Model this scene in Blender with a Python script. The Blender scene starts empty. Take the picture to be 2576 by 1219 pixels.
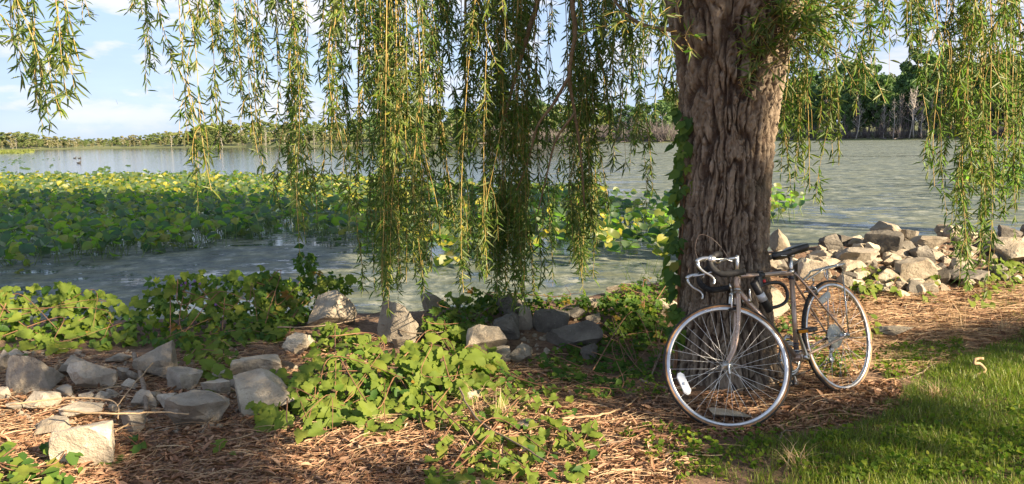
import bpy, math, random
import numpy as np
from mathutils import Vector, Matrix, Quaternion

rng = np.random.default_rng(7)
random.seed(7)
SC = bpy.context.scene
COL = SC.collection

# ---------------------------------------------------------------- camera, sky, sun, exposure
FPX, PCX, PCY = 1983.0, 1288.0, 609.5        # lens in units of a 2576 x 1219 picture
CAM = np.array([0.0, 0.0, 1.55])
_p, _r = math.radians(7.5), math.radians(1.0)
cF = np.array([0, math.cos(_p), -math.sin(_p)])
_U0 = np.array([0, math.sin(_p), math.cos(_p)])
_R0 = np.array([1.0, 0, 0])
cR = math.cos(_r) * _R0 - math.sin(_r) * _U0
cU = math.cos(_r) * _U0 + math.sin(_r) * _R0
cam = bpy.data.cameras.new('camera')
cam.sensor_width = 36.0
cam.lens = 36.0 * FPX / 2576.0
cam.clip_start, cam.clip_end = 0.05, 9000.0
camo = bpy.data.objects.new('camera', cam)
COL.objects.link(camo)
camo.matrix_world = Matrix(((cR[0], cU[0], -cF[0], CAM[0]), (cR[1], cU[1], -cF[1], CAM[1]),
                            (cR[2], cU[2], -cF[2], CAM[2]), (0, 0, 0, 1)))
SC.camera = camo

SUN_EL = math.radians(26.0)
SUN_AZ = math.radians(127.0)                  # clockwise from +Y: right of the view and a little behind
SUN = np.array([math.sin(SUN_AZ) * math.cos(SUN_EL), math.cos(SUN_AZ) * math.cos(SUN_EL), math.sin(SUN_EL)])
sl = bpy.data.lights.new('sun', 'SUN')
sl.energy, sl.angle, sl.color = 5.0, math.radians(0.5), (1.0, 0.82, 0.58)
so = bpy.data.objects.new('sun', sl)
COL.objects.link(so)
so.location = tuple(SUN * 60)
so.rotation_euler = Vector(tuple(SUN)).to_track_quat('Z', 'Y').to_euler()

SC.view_settings.view_transform = 'Standard'
SC.view_settings.look = 'None'
SC.view_settings.gamma = 1.0
SC.view_settings.use_curve_mapping = False
SC.view_settings.exposure = 1.8

W = bpy.data.worlds.new('World')
SC.world = W
W.use_nodes = True


def N(nt, t, **kw):
    n = nt.nodes.new(t)
    for k, v in kw.items():
        if k.startswith('i_'):
            key = k[2:]
            n.inputs[int(key) if key.isdigit() else key.replace('_', ' ')].default_value = v
        else:
            setattr(n, k, v)
    return n


def L(nt, a, b):
    nt.links.new(a, b)


def ramp(nt, fac, stops, interp='LINEAR'):
    r = nt.nodes.new('ShaderNodeValToRGB')
    cr = r.color_ramp
    cr.interpolation = interp
    while len(cr.elements) < len(stops):
        cr.elements.new(0.5)
    for e, (p, c) in zip(cr.elements, stops):
        e.position = p
        e.color = (c, c, c, 1) if isinstance(c, (int, float)) else (*c, 1)
    if fac is not None:
        L(nt, fac, r.inputs[0])
    return r.outputs[0]


def math_n(nt, op, a, b=None, clamp=False):
    m = nt.nodes.new('ShaderNodeMath')
    m.operation, m.use_clamp = op, clamp
    for i, v in enumerate((a, b)):
        if v is None:
            continue
        if isinstance(v, (int, float)):
            m.inputs[i].default_value = v
        else:
            L(nt, v, m.inputs[i])
    return m.outputs[0]


def mixc(nt, fac, a, b, mode='MIX'):
    m = nt.nodes.new('ShaderNodeMix')
    m.data_type, m.blend_type = 'RGBA', mode
    for sock, v in ((m.inputs[0], fac), (m.inputs[6], a), (m.inputs[7], b)):
        if isinstance(v, (int, float)):
            sock.default_value = v
        elif isinstance(v, tuple):
            sock.default_value = (*v, 1)
        else:
            L(nt, v, sock)
    return m.outputs[2]


def noise(nt, vec, scale, detail=4, rough=0.55, dist=0.0, out=0):
    n = N(nt, 'ShaderNodeTexNoise')
    n.inputs['Scale'].default_value = scale
    n.inputs['Detail'].default_value = detail
    n.inputs['Roughness'].default_value = rough
    n.inputs['Distortion'].default_value = dist
    if vec is not None:
        L(nt, vec, n.inputs['Vector'])
    return n.outputs[out]


def mapping(nt, vec, scale=(1, 1, 1), loc=(0, 0, 0), rot=(0, 0, 0)):
    m = N(nt, 'ShaderNodeMapping')
    m.inputs['Scale'].default_value, m.inputs['Location'].default_value = scale, loc
    m.inputs['Rotation'].default_value = rot
    L(nt, vec, m.inputs['Vector'])
    return m.outputs[0]


wt = W.node_tree
bg = wt.nodes['Background']
sky = N(wt, 'ShaderNodeTexSky')
sky.sky_type = 'NISHITA'
sky.sun_disc = False
sky.sun_elevation = SUN_EL
sky.sun_rotation = SUN_AZ
sky.altitude = 200
sky.air_density, sky.dust_density, sky.ozone_density = 1.0, 0.6, 1.5
tc = N(wt, 'ShaderNodeTexCoord').outputs['Generated']
sp = N(wt, 'ShaderNodeSeparateXYZ')
L(wt, tc, sp.inputs[0])
elev = sp.outputs['Z']
warp = noise(wt, mapping(wt, tc, (3, 3, 9)), 1.0, 3, 0.5, 0, 1)
wv = N(wt, 'ShaderNodeVectorMath', operation='MULTIPLY_ADD')
L(wt, warp, wv.inputs[0])
wv.inputs[1].default_value = (0.06, 0.06, 0.02)
L(wt, tc, wv.inputs[2])
c1 = noise(wt, mapping(wt, wv.outputs[0], (10, 10, 30), (0.3, 0.7, 0.15)), 1.0, 7, 0.55)
cum = ramp(wt, c1, [(0.49, 0.0), (0.57, 0.7), (0.68, 1.0)])
c2 = noise(wt, mapping(wt, wv.outputs[0], (1.6, 1.6, 7), (3.1, 1.0, 0)), 1.0, 6, 0.6)
veil = ramp(wt, c2, [(0.30, 0.80), (0.62, 0.97)])
low = ramp(wt, elev, [(0.0, 1.0), (0.12, 0.9), (0.35, 0.6), (0.8, 0.5)])
veilm = math_n(wt, 'MULTIPLY', veil, low)
base = mixc(wt, veilm, sky.outputs[0], (2.3, 2.95, 4.3))
top = mixc(wt, math_n(wt, 'MULTIPLY', cum, ramp(wt, elev, [(0.0, 0.1), (0.035, 0.65), (0.16, 0.9), (0.9, 0.85)])), base, (4.5, 4.4, 4.65))
L(wt, top, bg.inputs['Color'])
bg.inputs['Strength'].default_value = 0.070

# ---------------------------------------------------------------- helpers


def ray(px, py):
    px, py = np.asarray(px, float), np.asarray(py, float)
    return cF + ((px - PCX) / FPX)[..., None] * cR - ((py - PCY) / FPX)[..., None] * cU


def on_plane(px, py, z):
    d = ray(px, py)
    return CAM + ((z - CAM[2]) / d[..., 2])[..., None] * d


def at_y(px, py, y):
    d = ray(px, py)
    return CAM + (y / d[..., 1])[..., None] * d


def project(P):
    d = np.asarray(P, float) - CAM
    z = d @ cF
    return PCX + FPX * (d @ cR) / z, PCY - FPX * (d @ cU) / z, z


def vn(x, y, z, seed=0):
    """value noise in -1..1"""
    x, y, z = np.broadcast_arrays(np.asarray(x, np.float32), np.asarray(y, np.float32), np.asarray(z, np.float32))
    sh = x.shape
    x, y, z = np.atleast_1d(x), np.atleast_1d(y), np.atleast_1d(z)
    i, j, k = np.floor(x), np.floor(y), np.floor(z)
    u, v, w = x - i, y - j, z - k
    u, v, w = u * u * (3 - 2 * u), v * v * (3 - 2 * v), w * w * (3 - 2 * w)
    one = np.uint32
    A, B, C = one(374761393), one(668265263), one(2246822519)
    sd = one((seed * 974711) & 0xFFFFFFFF)
    hi = [(i.astype(np.int64).astype(np.uint32) + one(q)) * A + sd for q in (0, 1)]
    hj = [(j.astype(np.int64).astype(np.uint32) + one(q)) * B for q in (0, 1)]
    hk = [(k.astype(np.int64).astype(np.uint32) + one(q)) * C for q in (0, 1)]

    def h(a, b, c):
        n = hi[a] + hj[b] + hk[c]
        n ^= n >> one(13)
        n *= one(1274126177)
        n ^= n >> one(15)
        n *= C
        n ^= n >> one(16)
        return (n & one(0xFFFF)).astype(np.float32)

    def lx(b, c):
        p = h(0, b, c)
        return p + u * (h(1, b, c) - p)

    def ly(c):
        p = lx(0, c)
        return p + v * (lx(1, c) - p)
    p = ly(0)
    return ((p + w * (ly(1) - p)) / 32767.5 - 1.0).astype(float).reshape(sh)


def fbm(x, y, z, o=4, seed=0):
    r, a, s = 0, 0.5, 1.0
    for q in range(o):
        r = r + a * vn(x * s, y * s, z * s, seed + q)
        a, s = a * 0.5, s * 2.03
    return r


class MB:
    """collects vertices, polygons, a random value per vertex and a material index per polygon"""

    def __init__(s):
        s.V, s.F, s.R, s.M, s.n = [], [], [], [], 0

    def add(s, V, F, rnd=0.5, mi=0):
        V = np.asarray(V, float).reshape(-1, 3)
        s.V.append(V)
        s.R.append(np.full(len(V), rnd, float) if np.isscalar(rnd) else np.asarray(rnd, float))
        if isinstance(F, np.ndarray):
            F = [F]
        elif isinstance(F[0], np.ndarray) and F[0].ndim == 2:
            pass
        else:
            d = {}
            for f in F:
                d.setdefault(len(f), []).append(f)
            F = [np.array(q) for q in d.values()]
        for f in F:
            s.F.append(f + s.n)
            s.M.append(np.full(len(f), mi))
        s.n += len(V)
        return s

    def many(s, base, faces, mats, rnd, mi=0):
        """base (k,3) placed by many 4x4 matrices"""
        mats = np.asarray(mats)
        n, k = len(mats), len(base)
        P = np.einsum('nij,kj->nki', mats[:, :3, :3], base) + mats[:, None, :3, 3]
        off = (np.arange(n) * k)[:, None, None]
        for f in ([faces] if isinstance(faces, np.ndarray) else faces):
            s.F.append((f[None] + off).reshape(-1, f.shape[1]) + s.n)
            s.M.append(np.full(n * len(f), mi))
        s.V.append(P.reshape(-1, 3))
        s.R.append(np.repeat(np.asarray(rnd, float), k))
        s.n += n * k
        return s

    def mesh(s, name, mats, smooth=True):
        V = np.concatenate(s.V)
        me = bpy.data.meshes.new(name)
        me.vertices.add(len(V))
        me.vertices.foreach_set('co', V.astype(np.float32).ravel())
        loops = np.concatenate([f.ravel() for f in s.F])
        tot = np.concatenate([np.full(len(f), f.shape[1]) for f in s.F])
        me.loops.add(len(loops))
        me.loops.foreach_set('vertex_index', loops.astype(np.int32))
        me.polygons.add(len(tot))
        me.polygons.foreach_set('loop_start', (np.cumsum(tot) - tot).astype(np.int32))
        try:
            me.polygons.foreach_set('loop_total', tot.astype(np.int32))
        except Exception:
            pass
        me.polygons.foreach_set('material_index', np.concatenate(s.M).astype(np.int32))
        me.polygons.foreach_set('use_smooth', np.full(len(tot), bool(smooth)))
        at = me.attributes.new('rnd', 'FLOAT', 'POINT')
        at.data.foreach_set('value', np.concatenate(s.R).astype(np.float32))
        for m in (mats if isinstance(mats, (list, tuple)) else [mats]):
            me.materials.append(m)
        me.update(calc_edges=True)
        me.validate()
        return me


def obj(name, me, parent=None, mat=None, **tags):
    o = bpy.data.objects.new(name, me)
    COL.objects.link(o)
    if parent is not None:
        o.parent = parent
    if mat is not None:
        o.matrix_local = mat if isinstance(mat, Matrix) else Matrix([list(map(float, r)) for r in mat])
    for k, v in tags.items():
        if v is not None:
            o[k] = v
    return o


def thing(name, label, cat, loc=(0, 0, 0), group=None):
    o = bpy.data.objects.new(name, None)
    o.empty_display_size = 0.1
    COL.objects.link(o)
    o.location = tuple(float(v) for v in loc)
    o['label'], o['category'] = label, cat
    if group:
        o['group'] = group
    return o


def nrm(v):
    v = np.asarray(v, float)
    return v / np.maximum(np.linalg.norm(v, axis=-1, keepdims=True), 1e-9)


def tube(pts, rad, n=8, caps=True):
    pts = np.asarray(pts, float)
    m = len(pts)
    rad = np.full(m, rad, float) if np.isscalar(rad) else np.asarray(rad, float)
    T = nrm(np.gradient(pts, axis=0))
    ref = np.array([0, 0, 1.0]) if abs(T[0][2]) < 0.9 else np.array([1.0, 0, 0])
    A = nrm(np.cross(T[0], ref))
    V = []
    th = np.arange(n) * 2 * np.pi / n
    for i in range(m):
        A = nrm(A - T[i] * (A @ T[i]))
        B = np.cross(T[i], A)
        V.append(pts[i] + rad[i] * (np.cos(th)[:, None] * A + np.sin(th)[:, None] * B))
    V = np.concatenate(V)
    k = np.arange(n)
    F = []
    for i in range(m - 1):
        F.append(np.stack([i * n + k, i * n + (k + 1) % n, (i + 1) * n + (k + 1) % n, (i + 1) * n + k], 1))
    F = [np.concatenate(F)]
    if caps:
        F.append(np.array([list(range(n))[::-1]]))
        F.append(np.array([[(m - 1) * n + q for q in range(n)]]))
    return V, F


def addtube(mb, pts, rad, n=8, rnd=0.5, mi=0, caps=True):
    V, F = tube(pts, rad, n, caps)
    n0 = mb.n
    mb.V.append(V)
    mb.R.append(np.full(len(V), rnd))
    for f in F:
        mb.F.append(f + n0)
        mb.M.append(np.full(len(f), mi))
    mb.n += len(V)
    return mb


def spline(P, n):
    P = np.asarray(P, float)
    if len(P) < 3:
        t = np.linspace(0, 1, n)[:, None]
        return P[0] * (1 - t) + P[-1] * t
    Q = np.vstack([2 * P[0] - P[1], P, 2 * P[-1] - P[-2]])
    t = np.linspace(0, len(P) - 1 - 1e-6, n)
    i = t.astype(int)
    u = (t - i)[:, None]
    a, b, c, d = Q[i], Q[i + 1], Q[i + 2], Q[i + 3]
    return 0.5 * ((2 * b) + (-a + c) * u + (2 * a - 5 * b + 4 * c - d) * u ** 2 + (-a + 3 * b - 3 * c + d) * u ** 3)


def addbox(mb, c, s, R=None, rnd=0.5, mi=0, bev=0.15):
    """box with chamfered vertical edges"""
    s = np.asarray(s, float) / 2
    b = bev * min(s[0], s[1])
    ring = [(-s[0] + b, -s[1]), (s[0] - b, -s[1]), (s[0], -s[1] + b), (s[0], s[1] - b), (s[0] - b, s[1]), (-s[0] + b, s[1]), (-s[0], s[1] - b), (-s[0], -s[1] + b)]
    V = np.array([(x * k, y * k, z) for z, k in ((-s[2], .94), (-s[2] * .9, 1), (s[2] * .9, 1), (s[2], .94)) for x, y in ring])
    k = np.arange(8)
    F = [np.concatenate([np.stack([i * 8 + k, i * 8 + (k + 1) % 8, (i + 1) * 8 + (k + 1) % 8, (i + 1) * 8 + k], 1) for i in range(3)]),
         np.array([[7, 6, 5, 4, 3, 2, 1, 0], [24 + q for q in range(8)]])]
    if R is not None:
        V = V @ np.asarray(R).T
    V = V + np.asarray(c, float)
    n0 = mb.n
    mb.V.append(V)
    mb.R.append(np.full(len(V), rnd))
    for f in F:
        mb.F.append(f + n0)
        mb.M.append(np.full(len(f), mi))
    mb.n += len(V)
    return mb


def lathe_y(mb, prof, n=48, c=(0, 0, 0), closed=False, mi=0, rnd=0.5):
    """profile of (radius, y) turned about the y axis"""
    prof = np.asarray(prof, float)
    th = np.arange(n) * 2 * np.pi / n
    V = np.stack([prof[:, 0][:, None] * np.cos(th), np.repeat(prof[:, 1][:, None], n, 1), prof[:, 0][:, None] * np.sin(th)], -1)
    m = len(prof)
    k = np.arange(n)
    F = []
    for i in range(m if closed else m - 1):
        j = (i + 1) % m
        F.append(np.stack([i * n + k, j * n + k, j * n + (k + 1) % n, i * n + (k + 1) % n], 1))
    F = [np.concatenate(F)]
    if not closed:
        F.append(np.array([list(range(n))]))
        F.append(np.array([[(m - 1) * n + q for q in range(n)][::-1]]))
    n0 = mb.n
    mb.V.append(V.reshape(-1, 3) + np.asarray(c, float))
    mb.R.append(np.full(m * n, rnd))
    for f in F:
        mb.F.append(f + n0)
        mb.M.append(np.full(len(f), mi))
    mb.n += m * n
    return mb


def frames(normals, tips, pos, scale):
    """matrices whose local z is the normal and local y points to the leaf tip"""
    z = nrm(normals)
    y = nrm(tips - z * np.sum(tips * z, -1, keepdims=True))
    x = np.cross(y, z)
    M = np.zeros((len(z), 4, 4))
    sc = np.asarray(scale, float)
    if sc.ndim == 1:
        sc = sc[:, None] * np.ones(3)
    M[:, :3, 0], M[:, :3, 1], M[:, :3, 2] = x * sc[:, :1], y * sc[:, 1:2], z * sc[:, 2:3]
    M[:, :3, 3] = pos
    M[:, 3, 3] = 1
    return M


def in_poly(px, py, poly):
    px, py = np.asarray(px), np.asarray(py)
    ins = np.zeros(px.shape, bool)
    n = len(poly)
    for i in range(n):
        x0, y0 = poly[i]
        x1, y1 = poly[(i + 1) % n]
        if y0 == y1:
            continue
        c = ((y0 > py) != (y1 > py)) & (px < (x1 - x0) * (py - y0) / (y1 - y0) + x0)
        ins ^= c
    return ins


def sample_poly(poly, n):
    p = np.array(poly, float)
    out = np.zeros((0, 2))
    while len(out) < n:
        q = rng.uniform(p.min(0), p.max(0), (n * 2, 2))
        out = np.vstack([out, q[in_poly(q[:, 0], q[:, 1], poly)]])
    return out[:n]


# ---------------------------------------------------------------- materials


def newmat(name):
    m = bpy.data.materials.new(name)
    m.use_nodes = True
    nt = m.node_tree
    return m, nt, nt.nodes['Principled BSDF'], nt.nodes['Material Output']


def pmat(name, col, rough=0.5, metal=0.0, var=0.0, vscale=30, bump=0.0, coat=0.0, spec=0.5):
    m, nt, b, o = newmat(name)
    b.inputs['Base Color'].default_value = (*col, 1)
    b.inputs['Roughness'].default_value = rough
    b.inputs['Metallic'].default_value = metal
    b.inputs['Coat Weight'].default_value = coat
    b.inputs['Specular IOR Level'].default_value = spec
    if var or bump:
        ob = N(nt, 'ShaderNodeTexCoord').outputs['Object']
        f = noise(nt, ob, vscale, 5, 0.6)
        lo, hi = tuple(c * (1 - var) for c in col), tuple(min(1, c * (1 + var)) for c in col)
        L(nt, ramp(nt, f, [(0.3, lo), (0.7, hi)]), b.inputs['Base Color'])
        L(nt, ramp(nt, f, [(0.3, min(1, rough * 1.3)), (0.7, rough * 0.8)]), b.inputs['Roughness'])
        if bump:
            bp = N(nt, 'ShaderNodeBump', i_Strength=bump, i_Distance=0.004)
            L(nt, f, bp.inputs['Height'])
            L(nt, bp.outputs[0], b.inputs['Normal'])
    return m


def leafmat(name, stops, src='attr', trans=0.38, rough=0.45, under=None, spec=0.4, spots=None, tboost=1.5):
    m, nt, b, o = newmat(name)
    if src == 'attr':
        a = N(nt, 'ShaderNodeAttribute')
        a.attribute_name = 'rnd'
        f = a.outputs['Fac']
    elif src == 'obj':
        f = N(nt, 'ShaderNodeObjectInfo').outputs['Random']
    else:
        a = N(nt, 'ShaderNodeAttribute')
        a.attribute_name = 'rnd'
        f = math_n(nt, 'FRACT', math_n(nt, 'ADD', a.outputs['Fac'], N(nt, 'ShaderNodeObjectInfo').outputs['Random']))
    c = ramp(nt, f, stops)
    ob = N(nt, 'ShaderNodeTexCoord').outputs['Object']
    if spots:
        sc, col, lo, hi = spots
        geo = N(nt, 'ShaderNodeNewGeometry')
        c = mixc(nt, ramp(nt, noise(nt, geo.outputs['Position'], sc, 4), [(lo, 0.0), (hi, 0.8)]), c, col)
    if under:
        geo = N(nt, 'ShaderNodeNewGeometry')
        c = mixc(nt, math_n(nt, 'MULTIPLY', geo.outputs['Backfacing'], 0.75), c, under)
    L(nt, c, b.inputs['Base Color'])
    b.inputs['Roughness'].default_value = rough
    b.inputs['Specular IOR Level'].default_value = spec
    t = N(nt, 'ShaderNodeBsdfTranslucent')
    L(nt, mixc(nt, 1.0, c, (min(1, tboost * 1.15), tboost, tboost * 0.5), 'MULTIPLY'), t.inputs['Color'])
    mx = N(nt, 'ShaderNodeMixShader')
    mx.inputs[0].default_value = trans
    L(nt, b.outputs[0], mx.inputs[1])
    L(nt, t.outputs[0], mx.inputs[2])
    L(nt, mx.outputs[0], o.inputs['Surface'])
    return m


MT = {}
MT['willow_leaf'] = leafmat('willow_leaf', [(0, (.060, .105, .020)), (.35, (.092, .165, .026)), (.75, (.165, .230, .034)), (1, (.27, .27, .04))], 'both', .48, .40, (.17, .20, .085))
MT['willow_twig'] = pmat('willow_twig', (.38, .26, .075), .55, 0, .35, 12)
MT['branch_bark'] = pmat('branch_bark', (.17, .115, .06), .8, 0, .4, 25, .6)
MT['grape_leaf'] = leafmat('grape_leaf', [(0, (.080, .145, .010)), (.5, (.165, .225, .012)), (.88, (.265, .290, .016)), (.965, (.30, .25, .035)), (1, (.30, .11, .03))], 'obj', .44, .6, (.15, .20, .04), .2)
MT['creeper_leaf'] = leafmat('creeper_leaf', [(0, (.040, .095, .018)), (.6, (.080, .150, .022)), (.95, (.140, .200, .026)), (1, (.28, .13, .03))], 'obj', .40, .55, (.10, .15, .04), .25)
MT['ground_leaf'] = leafmat('ground_leaf', [(0, (.040, .085, .010)), (.6, (.095, .155, .012)), (.93, (.175, .215, .018)), (1, (.22, .15, .04))], 'attr', .40, .6, None, .2)
MT['lily_leaf'] = leafmat('lily_leaf', [(0, (.045, .088, .055)), (.50, (.090, .130, .050)), (.78, (.24, .225, .030)), (1, (.42, .33, .03))], 'both', .46, .46, (.27, .24, .04), .5, None, 2.3)
MT['lily_stalk'] = pmat('lily_stalk', (.13, .19, .05), .5, 0, .3, 9)
MT['vine_stem'] = pmat('vine_stem', (.20, .10, .05), .7, 0, .4, 20)
MT['grass'] = leafmat('grass', [(0, (.080, .130, .015)), (.55, (.170, .215, .024)), (.86, (.280, .280, .040)), (.93, (.26, .22, .08)), (1, (.42, .34, .17))], 'attr', .36, .45)
MT['reed'] = leafmat('reed', [(0, (.05, .09, .02)), (1, (.09, .14, .03))], 'attr', .3, .45)
MT['straw'] = leafmat('straw', [(0, (.14, .075, .045)), (.35, (.28, .155, .085)), (.7, (.46, .30, .17)), (1, (.66, .50, .31))], 'attr', .15, .6, None, .3, None, 1.1)
MT['dead_leaf'] = leafmat('dead_leaf', [(0, (.11, .050, .030)), (.4, (.29, .155, .090)), (.8, (.45, .28, .175)), (1, (.56, .40, .29))], 'attr', .15, .65, None, .3, None, 1.1)
MT['stick'] = pmat('stick', (.19, .14, .095), .85, 0, .4, 40, .5)
MT['pale_stick'] = pmat('pale_stick', (.36, .25, .14), .8, 0, .35, 40, .4)
MT['black_foam'] = pmat('black_foam', (.012, .012, .013), .75, 0, .3, 80, .15)
MT['saddle'] = pmat('saddle_cover', (.014, .014, .015), .38, 0, .2, 60, .05)
MT['rubber'] = pmat('tyre_rubber', (.022, .020, .018), .7, 0, .35, 60, .1)
MT['gum'] = pmat('gum_wall', (.30, .155, .065), .6, 0, .25, 40)
MT['alloy'] = pmat('alloy', (.58, .58, .57), .30, 1.0, .08, 30)
MT['rim_alloy'] = pmat('rim_alloy', (.56, .56, .57), .34, 1.0, .1, 20)
MT['spoke'] = pmat('spoke_steel', (.80, .79, .77), .42, .55)
MT['steel'] = pmat('steel', (.55, .54, .52), .32, 1.0, .2, 50)
MT['dark_steel'] = pmat('dark_steel', (.10, .09, .08), .45, .8, .4, 60)
MT['bronze_paint'] = pmat('bronze_paint', (.43, .31, .235), .30, .55, .08, 14, 0, .5)
MT['cable'] = pmat('cable_housing', (.05, .035, .03), .45)
MT['reflector_white'] = pmat('reflector_white', (.78, .80, .82), .25, 0, .08, 90)
MT['reflector_amber'] = pmat('reflector_amber', (.62, .24, .02), .22, 0, .1, 120)
MT['clear_plastic'] = pmat('clear_plastic', (.46, .46, .41), .35, 0, .15, 12)
MT['lock_black'] = pmat('lock_black', (.014, .014, .016), .48, 0, .2, 60)
MT['lock_band'] = pmat('lock_band', (.55, .56, .58), .35, .2, .1, 40)
MT['red_plastic'] = pmat('red_plastic', (.6, .02, .02), .35)
MT['decal_dark'] = pmat('decal_dark', (.03, .03, .045), .4)
MT['decal_pale'] = pmat('decal_pale', (.62, .60, .58), .4)
MT['purple_petal'] = leafmat('purple_petal', [(0, (.16, .06, .32)), (1, (.26, .10, .45))], 'attr', .3, .5)


def rockmat(name, c0, c1, c2):
    m, nt, b, o = newmat(name)
    geo = N(nt, 'ShaderNodeNewGeometry')
    pos = geo.outputs['Position']
    oi = N(nt, 'ShaderNodeObjectInfo').outputs['Random']
    f = noise(nt, pos, 5.0, 7, 0.62, 0.4)
    col = ramp(nt, f, [(0.28, c0), (0.5, c1), (0.72, c2)])
    v = ramp(nt, oi, [(0, 0.72), (1, 1.18)])
    col = mixc(nt, 1.0, col, v, 'MULTIPLY')
    g = noise(nt, pos, 60.0, 5, 0.7)
    col = mixc(nt, ramp(nt, g, [(0.3, 0.45), (0.46, 0.0)]), col, (.10, .085, .065))
    col = mixc(nt, ramp(nt, g, [(0.62, 0.0), (0.74, 0.5)]), col, (.52, .49, .43))
    st = noise(nt, mapping(nt, pos, (3, 3, 26), rot=(.5, .3, 0)), 1.0, 4, 0.6, .8)
    col = mixc(nt, ramp(nt, st, [(0.62, 0.0), (0.72, 0.45)]), col, (.13, .10, .075))
    L(nt, col, b.inputs['Base Color'])
    b.inputs['Roughness'].default_value = 0.88
    b.inputs['Specular IOR Level'].default_value = 0.25
    h = math_n(nt, 'ADD', math_n(nt, 'MULTIPLY', f, 0.8), math_n(nt, 'MULTIPLY', g, 0.35))
    h = math_n(nt, 'ADD', h, math_n(nt, 'MULTIPLY', noise(nt, pos, 18, 6, .65), .6))
    bp = N(nt, 'ShaderNodeBump', i_Strength=0.85, i_Distance=0.03)
    L(nt, h, bp.inputs['Height'])
    L(nt, bp.outputs[0], b.inputs['Normal'])
    return m


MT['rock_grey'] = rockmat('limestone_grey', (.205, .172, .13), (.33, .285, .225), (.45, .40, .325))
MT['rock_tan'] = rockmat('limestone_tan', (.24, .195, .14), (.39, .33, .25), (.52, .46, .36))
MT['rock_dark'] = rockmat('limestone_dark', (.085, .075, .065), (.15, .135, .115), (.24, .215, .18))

# ---------------------------------------------------------------- ground, lake, far shore
CREST_X = [-60, -14, -6, -3, -1, .5, 1.5, 2.5, 4, 6, 9, 14, 30, 80]
CREST_Y = [8, 6.6, 6.4, 6.35, 6.5, 6.7, 7.5, 8.5, 9.1, 9.6, 10.6, 13.5, 22, 45]
WATER_Z = -0.65


def crest_d(x, y):
    return (y - np.interp(x, CREST_X, CREST_Y))


def ground_z(x, y):
    x, y = np.asarray(x, float), np.asarray(y, float)
    d = crest_d(x, y)
    z = 0.035 * fbm(x * .9, y * .9, 0, 3, 11) + 0.018 * fbm(x * 5, y * 5, 0, 3, 12)
    z = z * (1 - .9 * np.exp(-(((x - 1.5) / 1.1) ** 2 + ((y - 4.2) / .9) ** 2) ** 2))
    amp = np.interp(x, [-2, 1.5, 3], [.13, .16, .30])
    z = z + amp * np.exp(-((d + .25) / np.interp(x, [1, 3], [.75, .95])) ** 2)
    s = np.clip((d - .1) / 2.3, 0, 1)
    z = z - 1.0 * s * s * (3 - 2 * s) - 0.5 * np.clip((d - 2.4) / 6, 0, 1)
    # worn hollow at the tree foot and a soft root swell
    z = z + .05 * np.exp(-(((x - 1.31) / .55) ** 2 + ((y - 4.85) / .5) ** 2))
    return z


MOUNDS = [(-5.6, 6.45, .36, .6, .36), (-4.6, 6.4, .36, .55, .36), (-3.7, 6.35, .38, .5, .34), (-2.9, 6.3, .42, .45, .34), (-2.2, 6.4, .44, .42, .36),
          (-1.55, 6.75, .42, .35, .32), (-.95, 6.0, .16, .5, .4), (-1.2, 5.0, .14, .5, .5), (-.45, 5.0, .13, .45, .4),
          (-.1, 6.6, .20, .35, .25), (.2, 5.9, .10, .4, .4), (.9, 6.3, .16, .5, .4), (1.0, 7.2, .15, .45, .35)]


def mound_z(x, y):
    z = ground_z(x, y)
    m = 0
    for cx, cy, h, sx, sy in MOUNDS:
        m = m + h * np.exp(-(((x - cx) / sx) ** 2 + ((y - cy) / sy) ** 2))
    return z + np.minimum(m * 1.22, .56)


def hit(px, py, hf=ground_z):
    px, py = np.atleast_1d(np.asarray(px, float)), np.atleast_1d(np.asarray(py, float))
    d = ray(px, py)
    ts = np.geomspace(2.2, 22, 260)
    P = CAM + ts[None, :, None] * d[:, None, :]
    below = P[..., 2] - hf(P[..., 0], P[..., 1]) < 0
    i = np.where(below.any(1), below.argmax(1), len(ts) - 1)
    i = np.maximum(i, 1)
    r = np.arange(len(px))
    a, b = P[r, i - 1], P[r, i]
    ha, hb = a[:, 2] - hf(a[:, 0], a[:, 1]), b[:, 2] - hf(b[:, 0], b[:, 1])
    u = np.clip(ha / np.where(np.abs(ha - hb) < 1e-9, 1, ha - hb), 0, 1)[:, None]
    return a * (1 - u) + b * u


def axis(fine0, fine1, step, outer):
    a = list(np.arange(fine0, fine1 + 1e-6, step))
    return np.array(sorted([-q for q in outer if -q < fine0] + a + [q for q in outer if q > fine1]))


gx = axis(-6.2, 9.5, 0.05, [6.6, 7.5, 9, 10, 12, 15, 20, 30, 45, 80, 200, 600, 1500, 4000])
gy = axis(1.6, 12.5, 0.05, [-1, 0, 13, 14, 15, 17, 20, 26, 36, 60, 120, 300, 900, 2000, 4000])
gy = np.array(sorted(set(list(gy) + [-4000., -900., -200., -40., -12., -5., -1., .5])))
GX, GY = np.meshgrid(gx, gy)
V = np.stack([GX, GY, ground_z(GX, GY)], -1).reshape(-1, 3)
nx, ny = len(gx), len(gy)
ii, jj = np.meshgrid(np.arange(nx - 1), np.arange(ny - 1))
q = (jj * nx + ii).ravel()
F = np.stack([q, q + 1, q + nx + 1, q + nx], 1)
m, nt, b, o = newmat('soil')
geo = N(nt, 'ShaderNodeNewGeometry').outputs['Position']
f1 = noise(nt, geo, 1.6, 6, .6)
f2 = noise(nt, geo, 28, 6, .7)
c = ramp(nt, f1, [(.3, (.12, .075, .05)), (.55, (.20, .13, .088)), (.75, (.27, .185, .125))])
c = mixc(nt, ramp(nt, f2, [(.35, .75), (.55, 0.0)]), c, (.045, .028, .020))
c = mixc(nt, ramp(nt, f2, [(.60, .0), (.75, .6)]), c, (.26, .18, .115))
L(nt, c, b.inputs['Base Color'])
b.inputs['Roughness'].default_value = .95
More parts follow.
